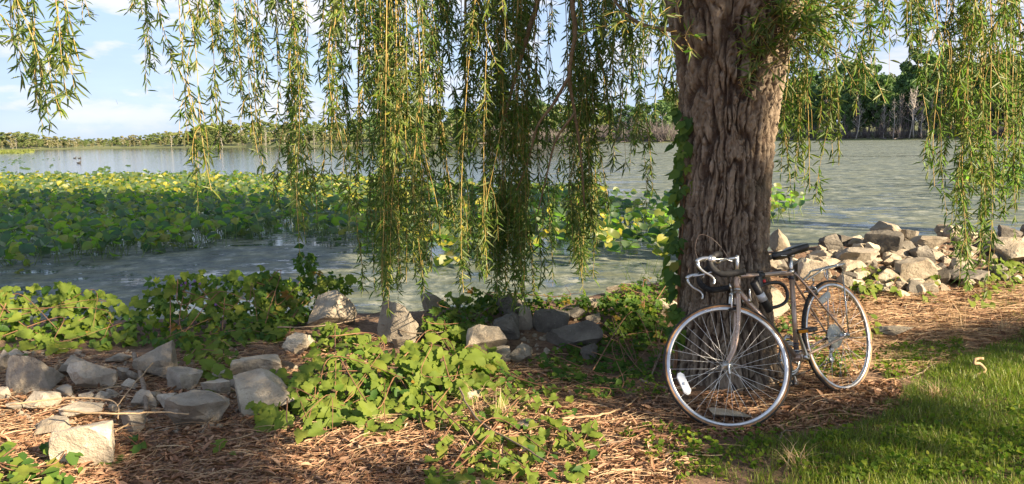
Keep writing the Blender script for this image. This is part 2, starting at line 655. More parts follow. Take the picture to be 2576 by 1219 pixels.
b.inputs['Specular IOR Level'].default_value = .15
bp = N(nt, 'ShaderNodeBump', i_Strength=.8, i_Distance=.02)
L(nt, f2, bp.inputs['Height'])
L(nt, bp.outputs[0], b.inputs['Normal'])
obj('ground', MB().add(V, F).mesh('ground', m), kind='structure')

# lake surface: open reflecting water between mats of duckweed and algae
m, nt, b, o = newmat('lake_water')
geo = N(nt, 'ShaderNodeNewGeometry').outputs['Position']
sx = N(nt, 'ShaderNodeSeparateXYZ')
L(nt, geo, sx.inputs[0])
X, Y = sx.outputs[0], sx.outputs[1]
az = math_n(nt, 'DIVIDE', X, math_n(nt, 'MAXIMUM', Y, 3.0))
far = ramp(nt, math_n(nt, 'DIVIDE', Y, 100.0), [(.14, 0.0), (.34, 1.0)])
leftness = ramp(nt, math_n(nt, 'ADD', math_n(nt, 'MULTIPLY', az, -1.0), .5), [(.30, 0.0), (.55, 1.0)])
open_bias = math_n(nt, 'MULTIPLY', far, leftness)
n1 = noise(nt, mapping(nt, geo, (.16, .34, .3)), 1.0, 8, .62, .6)
n2 = noise(nt, mapping(nt, geo, (1.2, 2.6, 1)), 1.0, 6, .7, .3)
nfar = noise(nt, mapping(nt, geo, (.018, .05, 1)), 1.0, 6, .6, .6)
a = math_n(nt, 'ADD', math_n(nt, 'MULTIPLY', n1, .55), math_n(nt, 'MULTIPLY', n2, .45))
a = math_n(nt, 'ADD', a, math_n(nt, 'MULTIPLY', math_n(nt, 'MULTIPLY', nfar, far), .35))
fine = noise(nt, mapping(nt, geo, (2.2, 1.7, 1)), 1.0, 11, .80)
a = math_n(nt, 'ADD', a, math_n(nt, 'MULTIPLY', math_n(nt, 'SUBTRACT', fine, .5), .42))
a = math_n(nt, 'ADD', a, math_n(nt, 'MULTIPLY', math_n(nt, 'SUBTRACT', 1.0, far), .035))
a = math_n(nt, 'SUBTRACT', a, math_n(nt, 'MULTIPLY', open_bias, .36))
right = ramp(nt, az, [(.10, 0.0), (.40, 1.0)])
streak = noise(nt, mapping(nt, geo, (.08, .55, 1)), 1.0, 8, .7, .8)
a = math_n(nt, 'ADD', a, math_n(nt, 'MULTIPLY', math_n(nt, 'MULTIPLY', math_n(nt, 'SUBTRACT', streak, .56), far), 1.1))
alg = ramp(nt, a, [(.455, 0.0), (.50, 1.0)])
speck = noise(nt, mapping(nt, geo, (1.2, 2.0, 1)), 1.3, 3, .5)
ac = ramp(nt, fine, [(.38, (.014, .024, .026)), (.46, (.054, .074, .066)), (.54, (.105, .125, .102)), (.64, (.29, .30, .25))])
ac = mixc(nt, ramp(nt, n2, [(.45, 0.0), (.65, .45)]), ac, (.19, .185, .07))
ac = mixc(nt, math_n(nt, 'MULTIPLY', ramp(nt, speck, [(.72, 0.0), (.75, 1.0)]), far), ac, (.6, .6, .5))
L(nt, ac, b.inputs['Base Color'])
b.inputs['Roughness'].default_value = .65
b.inputs['Specular IOR Level'].default_value = .25
w = N(nt, 'ShaderNodeBsdfPrincipled')
w.inputs['Base Color'].default_value = (.020, .030, .034, 1)
w.inputs['Roughness'].default_value = .05
w.inputs['IOR'].default_value = 1.33
rip = noise(nt, mapping(nt, geo, (1.4, 4.5, 1)), 1.0, 4, .6)
bw = N(nt, 'ShaderNodeBump', i_Strength=.30, i_Distance=.03)
L(nt, rip, bw.inputs['Height'])
L(nt, bw.outputs[0], w.inputs['Normal'])
ba = N(nt, 'ShaderNodeBump', i_Strength=.5, i_Distance=.03)
L(nt, math_n(nt, 'ADD', fine, n2), ba.inputs['Height'])
L(nt, ba.outputs[0], b.inputs['Normal'])
mx = N(nt, 'ShaderNodeMixShader')
L(nt, alg, mx.inputs[0])
L(nt, w.outputs[0], mx.inputs[1])
L(nt, b.outputs[0], mx.inputs[2])
L(nt, mx.outputs[0], o.inputs['Surface'])
wx = np.array([-4000, -1000, -300, -80, -20, -8, 0, 8, 20, 80, 300, 1000, 4000.])
wy = np.array([5.5, 8, 12, 20, 40, 90, 200, 500, 1200, 4000.])
GX, GY = np.meshgrid(wx, wy)
V = np.stack([GX, GY, np.full(GX.shape, WATER_Z)], -1).reshape(-1, 3)
ii, jj = np.meshgrid(np.arange(len(wx) - 1), np.arange(len(wy) - 1))
q = (jj * len(wx) + ii).ravel()
obj('lake_water', MB().add(V, np.stack([q, q + 1, q + len(wx) + 1, q + len(wx)], 1)).mesh('lake_water', m), kind='structure')

# far shore: low land round the lake
SH_AZ, SH_R = [], []
for px, py in [(-700, 388.5), (0, 378.3), (500, 372.3), (856, 368.4), (1300, 364), (1700, 358.6), (2000, 355.0), (2576, 350.0), (3300, 346)]:
    P = on_plane(px, py, WATER_Z)
    SH_AZ.append(math.atan2(P[0], P[1]))
    SH_R.append(math.hypot(P[0], P[1]))
aa = np.linspace(-1.5, 1.5, 240)
rr = np.interp(aa, SH_AZ, SH_R) * (1 + .03 * fbm(aa * 9, 0, 0, 4, 5))


def shore_r(a):
    return np.interp(a, aa, rr)


ringz = [(0, WATER_Z - .4), (1.5, WATER_Z + .15), (6, .0), (25, .6), (60, 3.5), (120, 5.5), (2600, 7)]
V = np.array([[(rr[i] + dr) * math.sin(aa[i]), (rr[i] + dr) * math.cos(aa[i]), z] for dr, z in ringz for i in range(len(aa))])
k = np.arange(len(aa) - 1)
F = np.concatenate([np.stack([i * len(aa) + k, i * len(aa) + k + 1, (i + 1) * len(aa) + k + 1, (i + 1) * len(aa) + k], 1)[:, ::-1] for i in range(len(ringz) - 1)])
m, nt, b, o = newmat('shore_grass')
geo = N(nt, 'ShaderNodeNewGeometry').outputs['Position']
L(nt, ramp(nt, noise(nt, geo, .06, 6, .6), [(.3, (.09, .11, .03)), (.6, (.13, .14, .05)), (.75, (.19, .17, .08))]), b.inputs['Base Color'])
b.inputs['Roughness'].default_value = .9
obj('far_shore', MB().add(V, F).mesh('far_shore', m), kind='structure')

# ---------------------------------------------------------------- the willow: trunk, limbs, branches
TY = 4.88
TRUNK_PX = [(955, 1690, 1966), (930, 1698, 1955), (900, 1703, 1946), (750, 1709, 1933), (600, 1713, 1928), (450, 1718, 1935), (350, 1718, 1946),
            (250, 1712, 1960), (150, 1704, 1980), (80, 1690, 2000), (0, 1672, 2020), (-120, 1630, 2070), (-330, 1560, 2150)]
tz, tcx, trr = [], [], []
for py, xl, xr in TRUNK_PX:
    a_, b_ = at_y(xl, py, TY), at_y(xr, py, TY)
    tz.append((a_[2] + b_[2]) / 2)
    tcx.append((a_[0] + b_[0]) / 2)
    trr.append((b_[0] - a_[0]) / 2 * .985)
tz[0] = 0.0


def trunk_r(z):
    return np.interp(z, tz, trr)


def trunk_cx(z):
    return np.interp(z, tz, tcx)


nth, nz = 460, 540
th = np.arange(nth) * 2 * np.pi / nth
zz = np.linspace(-.2, 3.0, nz)
TH, ZZ = np.meshgrid(th, zz)
R0 = trunk_r(ZZ)
cx_, sy_ = np.cos(TH) * .28, np.sin(TH) * .28
w1 = .030 * fbm(cx_ * 7, sy_ * 7, ZZ * 3.0, 3, 21)
w2 = .018 * fbm(cx_ * 18 + 9, sy_ * 18, ZZ * 9, 3, 22)
ax_, ay_ = cx_ + w1 + w2, sy_ + w1 - w2
n1 = vn(ax_ * 36, ay_ * 36, ZZ * 4.2, 31)
n2 = vn(ax_ * 66, ay_ * 66, ZZ * 9.0, 32)
n3 = vn(ax_ * 24, ay_ * 24, ZZ * 21 + 5 * n1, 33)
n4 = fbm(cx_ * 90, sy_ * 90, ZZ * 60, 3, 34)
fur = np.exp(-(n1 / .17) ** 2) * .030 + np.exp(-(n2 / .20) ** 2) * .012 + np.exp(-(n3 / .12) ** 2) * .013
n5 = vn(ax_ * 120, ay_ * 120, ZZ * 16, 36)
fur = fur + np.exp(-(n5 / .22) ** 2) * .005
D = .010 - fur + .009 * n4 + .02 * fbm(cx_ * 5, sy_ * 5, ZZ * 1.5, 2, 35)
# root flare
fl = np.exp(-np.clip(ZZ + .05, 0, 9) / .13)
front = np.clip(-np.sin(TH - .25), 0, 1)
D = D + np.exp(-np.clip(ZZ + .05, 0, 9) / .16) * front ** 4 * .11
D = D + fl * (.015 + .040 * np.clip(np.cos(4 * TH + .8) + .3 * np.cos(7 * TH), -.4, 1.2))
# groove where the left stem parts from the main stem, facing the camera
gth = -math.pi / 2 - .22 - .10 * np.clip(ZZ - 1.9, 0, 1)
up = np.clip((ZZ - 1.75) / .6, 0, 1)
D = D - .085 * up * np.exp(-((TH - 2 * np.pi - gth) / .16) ** 2)
# diagonal fold under the crotch
fz = 1.80 + .34 * np.abs(TH - (2 * np.pi - math.pi / 2 - .10)) ** 1.0
near = np.exp(-((TH - (2 * np.pi - math.pi / 2)) / .55) ** 2)
D = D + near * (.030 * np.exp(-((ZZ - fz - .06) / .05) ** 2) - .032 * np.exp(-((ZZ - fz) / .022) ** 2))
RR = R0 + D
V = np.stack([trunk_cx(ZZ) + RR * np.cos(TH), TY + RR * .96 * np.sin(TH), ZZ], -1).reshape(-1, 3)
k = np.arange(nth)
F = np.concatenate([np.stack([i * nth + k, i * nth + (k + 1) % nth, (i + 1) * nth + (k + 1) % nth, (i + 1) * nth + k], 1) for i in range(nz - 1)])
m, nt, b, o = newmat('willow_bark')
a = N(nt, 'ShaderNodeAttribute')
a.attribute_name = 'rnd'
geo = N(nt, 'ShaderNodeNewGeometry').outputs['Position']
f1 = noise(nt, mapping(nt, geo, (22, 22, 7)), 1.0, 7, .65, .5)
f2 = noise(nt, geo, 130, 4, .7)
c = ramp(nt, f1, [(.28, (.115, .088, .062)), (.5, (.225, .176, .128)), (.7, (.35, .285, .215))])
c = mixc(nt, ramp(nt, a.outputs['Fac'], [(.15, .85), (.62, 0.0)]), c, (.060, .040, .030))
c = mixc(nt, ramp(nt, f2, [(.55, 0.0), (.75, .45)]), c, (.33, .275, .22))
gr = noise(nt, geo, 3.0, 5, .6)
c = mixc(nt, ramp(nt, gr, [(.58, 0.0), (.75, .3)]), c, (.12, .115, .065))
L(nt, c, b.inputs['Base Color'])
b.inputs['Roughness'].default_value = .9
b.inputs['Specular IOR Level'].default_value = .2
bp = N(nt, 'ShaderNodeBump', i_Strength=.7, i_Distance=.012)
L(nt, math_n(nt, 'ADD', f1, math_n(nt, 'MULTIPLY', f2, .5)), bp.inputs['Height'])
L(nt, bp.outputs[0], b.inputs['Normal'])
MT['bark'] = m
willow = thing('willow_tree', 'big weeping willow with furrowed brown trunk and long hanging leafy branches beside the bicycle', 'tree', (1.31, TY, 0))
WINV = Matrix.Translation((-1.31, -TY, 0))


def wpart(name, me, mat=None, **kw):
    return obj(name, me, willow, WINV @ (mat if mat is not None else Matrix.Identity(4)), **kw)


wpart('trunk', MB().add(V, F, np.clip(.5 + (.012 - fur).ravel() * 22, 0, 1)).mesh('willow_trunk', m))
LIMBS = [([(1.15, 4.9, 2.6), (.75, 5.1, 3.5), (-.3, 5.6, 4.6), (-2.2, 5.9, 5.3), (-4.2, 5.6, 5.4)], .20, .06),
         ([(1.2, 4.95, 2.7), (.9, 5.5, 3.8), (.4, 6.6, 5.2), (-.6, 7.6, 5.9)], .15, .05),
         ([(1.45, 4.9, 2.7), (1.9, 5.0, 3.7), (3.2, 5.6, 4.9), (5.0, 6.3, 5.3), (6.6, 6.6, 5.1)], .21, .06),
         ([(1.4, 4.85, 2.7), (2.0, 4.2, 3.9), (3.6, 3.0, 5.0), (5.6, 1.8, 5.2)], .17, .06),
         ([(1.3, 4.8, 2.8), (.9, 3.6, 4.3), (-.5, 1.6, 5.2)], .15, .05)]
for P, r0, r1 in LIMBS:
    S_ = spline(P, 26)
    mb = MB()
    addtube(mb, S_, np.linspace(r0, r1, 26) * (1 + .06 * vn(np.arange(26) * .9, 0, 0, 3)), 14)
    wpart('limb', mb.mesh('limb', MT['bark']))
# thinner branches that cross the picture between the hanging foliage
for pts, y, r0, r1 in [([(1362, -160), (1352, 0), (1332, 70), (1312, 140), (1286, 232), (1262, 330)], 5.6, .022, .010),
                       ([(1460, -140), (1440, 0), (1447, 80), (1432, 190), (1446, 285), (1462, 400), (1470, 520)], 5.4, .020, .006),
                       ([(1432, 192), (1392, 262), (1352, 318), (1330, 400), (1300, 480)], 5.4, .012, .005),
                       ([(1446, 285), (1400, 350), (1378, 430), (1352, 540)], 5.4, .010, .004),
                       ([(1722, 92), (1688, 76), (1640, 70), (1596, 52), (1556, 16), (1510, -60)], 4.8, .016, .007),
                       ([(1170, -100), (1172, 60), (1168, 170), (1176, 260), (1170, 360)], 5.8, .008, .004),
                       ([(930, -100), (912, 0), (905, 130), (902, 240), (915, 420)], 5.5, .012, .004),
                       ([(985, -100), (978, 60), (958, 160), (985, 330), (1000, 470)], 5.5, .011, .004)]:
    pp = spline([at_y(px, py, y + .02 * i) for i, (px, py) in enumerate(pts)], 24)
    mb = MB()
    addtube(mb, pp, np.linspace(r0, r1, 24), 8)
    wpart('branch', mb.mesh('branch', MT['branch_bark']))

# willow leaf: narrow, bent, six vertices
WL = np.array([[0, 0, 0], [-.5, .30, .05], [.5, .30, .05], [-.42, .62, .02], [.42, .62, .02], [0, 1.0, -.10], [0, .32, -.04], [0, .62, -.06]])
WLF = [np.array([[0, 6, 1], [0, 2, 6], [3, 7, 5], [7, 4, 5]]), np.array([[1, 6, 7, 3], [6, 2, 4, 7]])]


def leaf_frames(pos, down, side, length, width, r):
    """leaves set on stems: tip points down and out"""
    n = len(pos)
    ang = r.uniform(.35, 1.05, n)[:, None]
    tip = nrm(down * np.cos(ang) + side * np.sin(ang) + r.normal(0, .16, (n, 3)))
    nm = nrm(np.cross(tip, np.cross(side, tip)) + r.normal(0, .75, (n, 3)))
    return frames(nm, tip, pos, np.stack([width, length, length], 1))


def hang_mesh(Ls, bare, dens, seed, twigs):
    """one hanging branch, top at the origin, reaching Ls down: yellow stem, side twigs, leaves"""
    r = np.random.default_rng(seed)
    mb = MB()
    n = 18
    t = np.linspace(0, 1, n)
    a1, a2, ph = r.normal(0, .05), r.normal(0, .03), r.uniform(0, 6, 2)
    st = np.stack([a1 * np.sin(t * 3.0 + ph[0]) + a2 * np.sin(t * 9 + ph[1]), r.normal(0, .04) * np.sin(t * 3.5 + ph[1]), -Ls * t], 1)
    st -= st[0]
    addtube(mb, st, np.linspace(.0036, .0016, n), 4, .5, 1, False)
    lines = [(st, bare)]
    for q in range(int(twigs * .75)):
        u = r.uniform(max(.05, bare - .15), .93)
        p0 = np.array([np.interp(u, t, st[:, c]) for c in range(3)])
        d = r.normal(0, 1, 3)
        d[2] = 0
        d = nrm(d) * (.75 if twigs > 3 else .45)
        ln = r.uniform(.18, .50)
        s = np.linspace(0, 1, 8)
        tw = p0 + d * (r.uniform(.03, .10) * (1 - np.exp(-s * 3))[:, None]) + np.array([0, 0, -1]) * (ln * s ** 1.2)[:, None]
        addtube(mb, tw, np.linspace(.0022, .0011, 8), 3, .5, 1, False)
        lines.append((tw, 0.0))
    for ln, b0 in lines:
        seg = np.linalg.norm(np.diff(ln, axis=0), axis=1)
        cum = np.concatenate([[0], np.cumsum(seg)])
        tot = cum[-1]
        k = int(tot * (1 - b0) * dens)
        if k < 2:
            continue
        s = np.sort(r.uniform(b0, 1.0, k)) * tot
        # clumps along the stem
        keep = (vn(s * 5.5 + seed, 0, 0, seed) > -.45) | (s > tot * .85)
        s = s[keep]
        pos = np.stack([np.interp(s, cum, ln[:, c]) for c in range(3)], 1)
        down = nrm(np.stack([np.interp(s + .02, cum, ln[:, c]) for c in range(3)], 1) - pos + np.array([0, 0, -1e-4]))
        an = r.uniform(0, 2 * np.pi, len(s))
        side = np.stack([np.cos(an), np.sin(an), np.zeros(len(s))], 1)
        le = r.uniform(.052, .100, len(s))
        mb.many(WL, WLF, leaf_frames(pos, down, side, le, le * r.uniform(.11, .155, len(s)), r), np.clip(r.beta(2, 2.6, len(s)) * .9, 0, 1), 0)
    return mb.mesh('hanging_branch', [MT['willow_leaf'], MT['willow_twig']])


VARS = {}
for i, (Ls, bare, dens, tw) in enumerate([(1.0, .15, 75, 4), (1.0, .35, 60, 3), (1.5, .2, 70, 6), (1.5, .35, 62, 5), (2.0, .2, 68, 8), (2.0, .4, 60, 6),
                                         (2.6, .25, 66, 10), (2.6, .45, 56, 7), (3.2, .3, 64, 12), (3.2, .4, 58, 10), (3.8, .35, 62, 13), (3.8, .45, 56, 11),
                                         (2.6, .2, 74, 12), (3.2, .2, 72, 15), (3.8, .2, 70, 17)]):
    for j in range(2):
        VARS.setdefault(Ls, []).append(hang_mesh(Ls, bare, dens, 100 + i * 7 + j, tw))
THIN = {Ls: [hang_mesh(Ls, b_, 64, 400 + int(Ls * 10) + j, 3) for j in range(3)] for Ls, b_ in ((.8, .1), (1.3, .3), (1.8, .35))}
SPARSE = [hang_mesh(2.0, .78, 60, 300 + j, 2) for j in range(3)]

# (x at the frame top, x of the tip, y of the tip, distance, how many, spread)
HANG = [(-10, 28, 105, 4.2, 1, 8), (35, 70, 225, 4.2, 2, 12), (70, 112, 268, 4.1, 3, 14), (95, 128, 288, 4.2, 2, 12), (155, 190, 186, 4.3, 3, 14), (182, 186, 40, 4.3, 1, 4),
        (338, 342, 34, 4.6, 1, 10), (430, 462, 435, 5.0, 4, 16), (462, 500, 480, 5.0, 4, 18), (415, 436, 300, 5.2, 3, 16), (500, 505, 110, 5.4, 3, 25), (548, 556, 300, 5.6, 3, 18),
        (535, 540, 190, 5.4, 3, 22), (600, 622, 330, 5.4, 4, 22), (625, 642, 385, 5.2, 4, 20), (655, 660, 455, 5.5, 1, 8), (590, 600, 160, 5.6, 4, 30),
        (690, 722, 330, 5.6, 4, 26), (725, 748, 480, 5.4, 5, 24), (745, 765, 560, 5.4, 4, 24), (700, 735, 590, 5.8, 2, 16), (800, 815, 320, 6.0, 4, 26), (835, 852, 440, 5.6, 4, 20),
        (850, 858, 525, 5.6, 2, 12), (875, 890, 480, 5.5, 4, 18), (900, 905, 250, 6.2, 4, 30), (930, 950, 430, 5.6, 4, 26), (955, 965, 560, 5.5, 5, 26), (965, 975, 690, 5.6, 5, 40),
        (985, 990, 735, 5.6, 6, 50), (1000, 1010, 725, 5.7, 5, 46), (1015, 1040, 650, 5.6, 5, 36), (1040, 1062, 600, 5.7, 5, 32), (1055, 1075, 520, 5.8, 3, 30), (1080, 1090, 230, 6.0, 5, 34), (1125, 1135, 180, 5.8, 4, 30),
        (1105, 1150, 400, 6.0, 3, 24), (1170, 1182, 395, 5.8, 5, 22), (1185, 1196, 290, 5.8, 4, 22), (1200, 1190, 560, 6.2, 4, 24), (1215, 1215, 640, 6.0, 4, 28), (1235, 1238, 690, 5.9, 5, 34),
        (1258, 1262, 725, 5.9, 5, 36), (1275, 1275, 690, 5.7, 5, 32), (1290, 1300, 745, 6.0, 5, 30), (1320, 1325, 720, 6.0, 4, 24), (1335, 1340, 610, 5.9, 4, 26), (1280, 1286, 250, 5.6, 6, 40),
        (1310, 1300, 400, 5.6, 4, 30), (1375, 1380, 300, 5.8, 5, 30), (1400, 1405, 590, 6.0, 4, 24), (1425, 1430, 660, 6.0, 4, 22), (1448, 1450, 700, 6.0, 5, 26), (1465, 1470, 640, 6.1, 4, 24),
        (1480, 1488, 330, 5.6, 6, 34), (1492, 1500, 520, 6.0, 4, 22), (1520, 1525, 280, 5.8, 6, 34), (1550, 1552, 395, 5.8, 4, 22), (1590, 1600, 420, 5.8, 3, 18), (1580, 1585, 200, 5.8, 5, 30),
        (1625, 1640, 350, 5.6, 4, 22), (1655, 1665, 250, 5.6, 4, 26), (1640, 1650, 480, 6.2, 2, 14), (1680, 1690, 340, 5.4, 3, 14),
        (1975, 1962, 430, 5.6, 3, 14), (1990, 1985, 490, 5.6, 3, 18), (2020, 2010, 470, 5.6, 4, 20), (2045, 2045, 500, 5.6, 4, 16), (2060, 2058, 400, 5.6, 3, 16), (2010, 2000, 330, 5.4, 4, 22),
        (2030, 2080, 150, 5.4, 4, 30), (2150, 2165, 150, 5.4, 4, 34), (2150, 2150, 215, 5.4, 3, 16), (2185, 2188, 290, 5.4, 3, 14), (2240, 2250, 80, 5.6, 3, 30), (2280, 2285, 125, 5.6, 4, 20), (2310, 2330, 180, 5.4, 3, 20),
        (2350, 2335, 470, 5.8, 3, 16), (2380, 2375, 350, 5.8, 5, 24), (2405, 2400, 470, 5.8, 5, 22), (2430, 2425, 600, 5.9, 4, 20), (2455, 2450, 680, 5.9, 6, 26), (2475, 2470, 660, 5.8, 5, 26), (2490, 2490, 560, 5.8, 5, 26),
        (2520, 2520, 520, 5.9, 4, 22), (2545, 2540, 460, 5.8, 4, 22), (2565, 2570, 490, 5.9, 4, 20), (2440, 2440, 250, 5.5, 6, 50), (2530, 2535, 230, 5.5, 6, 40), (2590, 2600, 420, 5.8, 3, 20)]
HANG = [(a_, b_, c_, d_, n_ if (c_ < 60 or n_ < 3) else max(2, int(round(n_ * (.5 if a_ < 420 else .62 if a_ < 1900 else .68)))), s_) for a_, b_, c_, d_, n_, s_ in HANG]
HANG += [(975, 985, 742, 5.6, 5, 26), (1015, 1020, 738, 5.6, 5, 26), (1045, 1055, 700, 5.7, 4, 22), (945, 950, 660, 5.7, 3, 20), (1225, 1225, 730, 5.9, 4, 22), (1265, 1268, 742, 5.9, 4, 20), (1300, 1305, 748, 6.0, 4, 18), (1335, 1335, 735, 6.0, 3, 18), (1450, 1455, 705, 6.0, 4, 16)]
hr = np.random.default_rng(5)
nhang = 0
for xt, xb, yb, dist, n, spread in HANG:
    for j in range(n):
        dx = hr.normal(0, spread * (.6 if xt < 420 else .85))
        yy = dist + hr.normal(0, .30)
        tip = at_y(xb + dx + hr.normal(0, spread * .2), yb - abs(hr.normal(0, 32)) * (j > 0) * min(1, yb / 200) * 1.3, yy)
        top0 = at_y(xt + dx, -20, yy)
        zt = top0[2] + hr.uniform(.25, 1.0)
        up = (top0 - tip) / max(.12, (top0[2] - tip[2]))
        top = np.array([top0[0] + .25 * up[0] * (zt - top0[2]), yy, zt])
        d = Vector(tuple(tip - top))
        ln = d.length
        key = min(VARS, key=lambda q: abs(q - ln))
        lst = VARS[key] if xt > 380 else THIN[min(THIN, key=lambda q: abs(q - ln))]
        me = lst[hr.integers(len(lst))] if not (yb == 40 or (yb == 455 and dist == 5.5)) else SPARSE[hr.integers(3)]
        q = Vector((0, 0, -1)).rotation_difference(d.normalized())
        key = key if xt > 380 else min(THIN, key=lambda q: abs(q - ln))
        s = ln / (key if me not in SPARSE else 2.0)
        M = Matrix.Translation(tuple(top)) @ q.to_matrix().to_4x4() @ Matrix.Rotation(hr.uniform(0, 6.28), 4, 'Z') @ Matrix.Diagonal((1, 1, s, 1))
        if nhang < 300:
            wpart('hanging_branch', me, M)
        nhang += 1
print('hanging', nhang)

# shoots on the trunk under the crotch
for px, py, n, sp_, ln in [(1935, 95, 24, .09, .24), (1915, 140, 12, .07, .18), (2010, 60, 24, .14, .34), (1890, 60, 8, .06, .18), (1965, 25, 22, .12, .28), (2060, 30, 18, .16, .34), (1700, 95, 6, .05, .16), (1640, 50, 16, .12, .26), (1860, 205, 5, .04, .12)]:
    c0 = at_y(px, py, TY - .30)
    r = np.random.default_rng(int(px))
    mb = MB()
    for j in range(n):
        p0 = c0 + r.normal(0, 1, 3) * np.array([sp_, .05, sp_ * .7]) * .7
        d = nrm(r.normal(0, 1, 3) * np.array([1, .6, .7]) + np.array([.1, -.5, .25]))
        s = np.linspace(0, 1, 7)[:, None]
        l_ = ln * r.uniform(.5, 1.1)
        st = p0 + d * l_ * s + np.array([0, 0, -.5]) * l_ * s ** 2
        addtube(mb, st, np.linspace(.002, .001, 7), 3, .5, 1, False)
        k = max(4, int(l_ * 40))
        u = r.uniform(.15, 1, k)
        pos = np.stack([np.interp(u, s[:, 0], st[:, c]) for c in range(3)], 1)
        dn = np.tile(nrm(st[-1] - st[2]), (k, 1))
        le = r.uniform(.05, .10, k)
        mb.many(WL, WLF, leaf_frames(pos, dn, nrm(r.normal(0, 1, (k, 3))), le, le * .15, r), np.clip(r.beta(2.5, 2, k), 0, 1), 0)
    wpart('shoot', mb.mesh('shoot', [MT['willow_leaf'], MT['willow_twig']]))

# unseen crown clumps, added toward the sun to shade chosen ground and trunk
SHADE = [  # (polygon in picture units, spacing in metres, share kept)
    ([(0, 892), (300, 880), (330, 690), (700, 680), (720, 800), (650, 960), (600, 1000), (610, 1120), (640, 1219), (325, 1219), (330, 1090), (290, 1030), (180, 985), (0, 965)], .10, .96),
    ([(1230, 800), (1340, 770), (1520, 770), (1600, 800), (1700, 800), (1690, 960), (1500, 965), (1330, 925), (1210, 880)], .11, .93),
    ([(1540, 985), (1700, 985), (1760, 1060), (1900, 1075), (2240, 985), (2330, 1030), (2130, 1060), (1920, 1120), (1760, 1110)], .10, .9),
    ([(1880, 1100), (2100, 1080), (2300, 1060), (2576, 1060), (2576, 1130), (2300, 1160), (2050, 1160), (1900, 1200), (1760, 1190), (1700, 1150)], .12, .36),
    ([(2240, 855), (2400, 835), (2576, 800), (2576, 850), (2430, 880), (2260, 905)], .10, .9),
    ([(880, 1160), (1100, 1190), (1100, 1219), (800, 1219)], .12, .7),
    ([(1150, 940), (1480, 950), (1500, 1010), (1250, 1000)], .14, .55)]
cr = np.random.default_rng(12)
spots = []
for poly, step, keep in SHADE:
    pa = np.array(poly, float)
    q = cr.uniform(pa.min(0), pa.max(0), (9000, 2))
    q = q[in_poly(q[:, 0], q[:, 1], poly)]
    P = hit(q[:, 0], q[:, 1], mound_z)
    seen = {}
    for p_ in P:
        key = (round(p_[0] / step), round(p_[1] / step), round(p_[2] / .25))
        if key not in seen:
            seen[key] = p_
    P = np.array(list(seen.values()))
    spots.append(P[cr.uniform(0, 1, len(P)) < keep])
# trunk: the lower and left part lies in shade, the upper right side is lit
tt = []
for z in np.arange(0, 2.5, .09):
    for a_ in np.arange(-2.9, .65, .28):
        lit = (z > 1.35 and a_ > -2.0 + max(0, 1.85 - z) * .9) or (a_ > -.25 and z > .9) or (z < .35 and -1.2 < a_ < -.8)
        if not lit:
            tt.append([trunk_cx(z) + trunk_r(z) * math.cos(a_), TY + trunk_r(z) * math.sin(a_), z])
spots.append(np.array(tt))
spots = np.concatenate(spots)
# ground that the trunk itself shades needs no leaves
tsun = (np.array([1.31, TY]) - spots[:, :2]) @ (SUN[:2] / np.linalg.norm(SUN[:2]))
tperp = np.abs((np.array([1.31, TY]) - spots[:, :2]) @ (np.array([-SUN[1], SUN[0]]) / np.linalg.norm(SUN[:2])))
ontree = np.hypot(spots[:, 0] - 1.31, spots[:, 1] - TY) < .42
spots = spots[ontree | ~((tsun > 0) & (tperp < .40) & (tsun * math.tan(SUN_EL) < 2.6))]
mb = MB()
nclump = 0
for p_ in spots:
    for tries in range(14):
        d = cr.uniform(4.2, 10.5)
        c_ = p_ + SUN * d / math.cos(SUN_EL)
        px, py, z = project(c_)
        off = z < .3 or px > 2576 + 160 * 6 / max(z, 1) or py < -110 * 6 / max(z, 1) or px < -200
        if off and 1.9 < c_[2] < 6.5:
            break
    else:
        continue
    k = 15
    pos = c_ + cr.normal(0, 1, (k, 3)) * np.array([.055, .055, .085])
    an = cr.uniform(0, 6.28, k)
    side = np.stack([np.cos(an), np.sin(an), np.zeros(k)], 1)
    le = cr.uniform(.09, .15, k)
    mb.many(WL, WLF, leaf_frames(pos, np.tile([0, 0, -1.0], (k, 1)), side, le, le * .26, cr), np.clip(cr.beta(2, 2.6, k), 0, 1), 0)
    nclump += 1
    if cr.uniform() < .25:
        t = np.linspace(0, 1, 5)[:, None]
        topz = c_[2] + cr.uniform(.6, 1.6)
        addtube(mb, c_ * (1 - t) + np.array([c_[0] * .97 + 1.31 * .03, c_[1] * .97 + TY * .03, topz]) * t, .003, 3, .5, 1, False)
wpart('foliage', mb.mesh('shade_foliage', [MT['willow_leaf'], MT['willow_twig']]), kind='stuff')
# thin upper crown along the limbs
mb = MB()
for P, r0, r1 in LIMBS:
    S_ = spline(P, 60)[14:]
    k = 380
    i = cr.integers(0, len(S_), k)
    pos = S_[i] + cr.normal(0, 1, (k, 3)) * np.array([.5, .5, .35]) + np.array([0, 0, .45])
    px, py, z = project(pos)
    pos = pos[(z < .3) | (py < -60)]
    an = cr.uniform(0, 6.28, len(pos))
    side = np.stack([np.cos(an), np.sin(an), np.zeros(len(pos))], 1)
    le = cr.uniform(.08, .14, len(pos))
    mb.many(WL, WLF, leaf_frames(pos, np.tile([0, 0, -1.0], (len(pos), 1)), side, le, le * .2, cr), cr.beta(2, 2.6, len(pos)), 0)
wpart('foliage', mb.mesh('upper_foliage', [MT['willow_leaf'], MT['willow_twig']]), kind='stuff')
print('clumps', nclump)

# ---------------------------------------------------------------- pond lilies
LA = np.linspace(0, 2 * np.pi, 13)[:-1]
lr = np.where(np.abs(((LA + np.pi / 2 + np.pi) % (2 * np.pi)) - np.pi) < .25, .30, 1.0) * (1 + .10 * np.sin(LA))


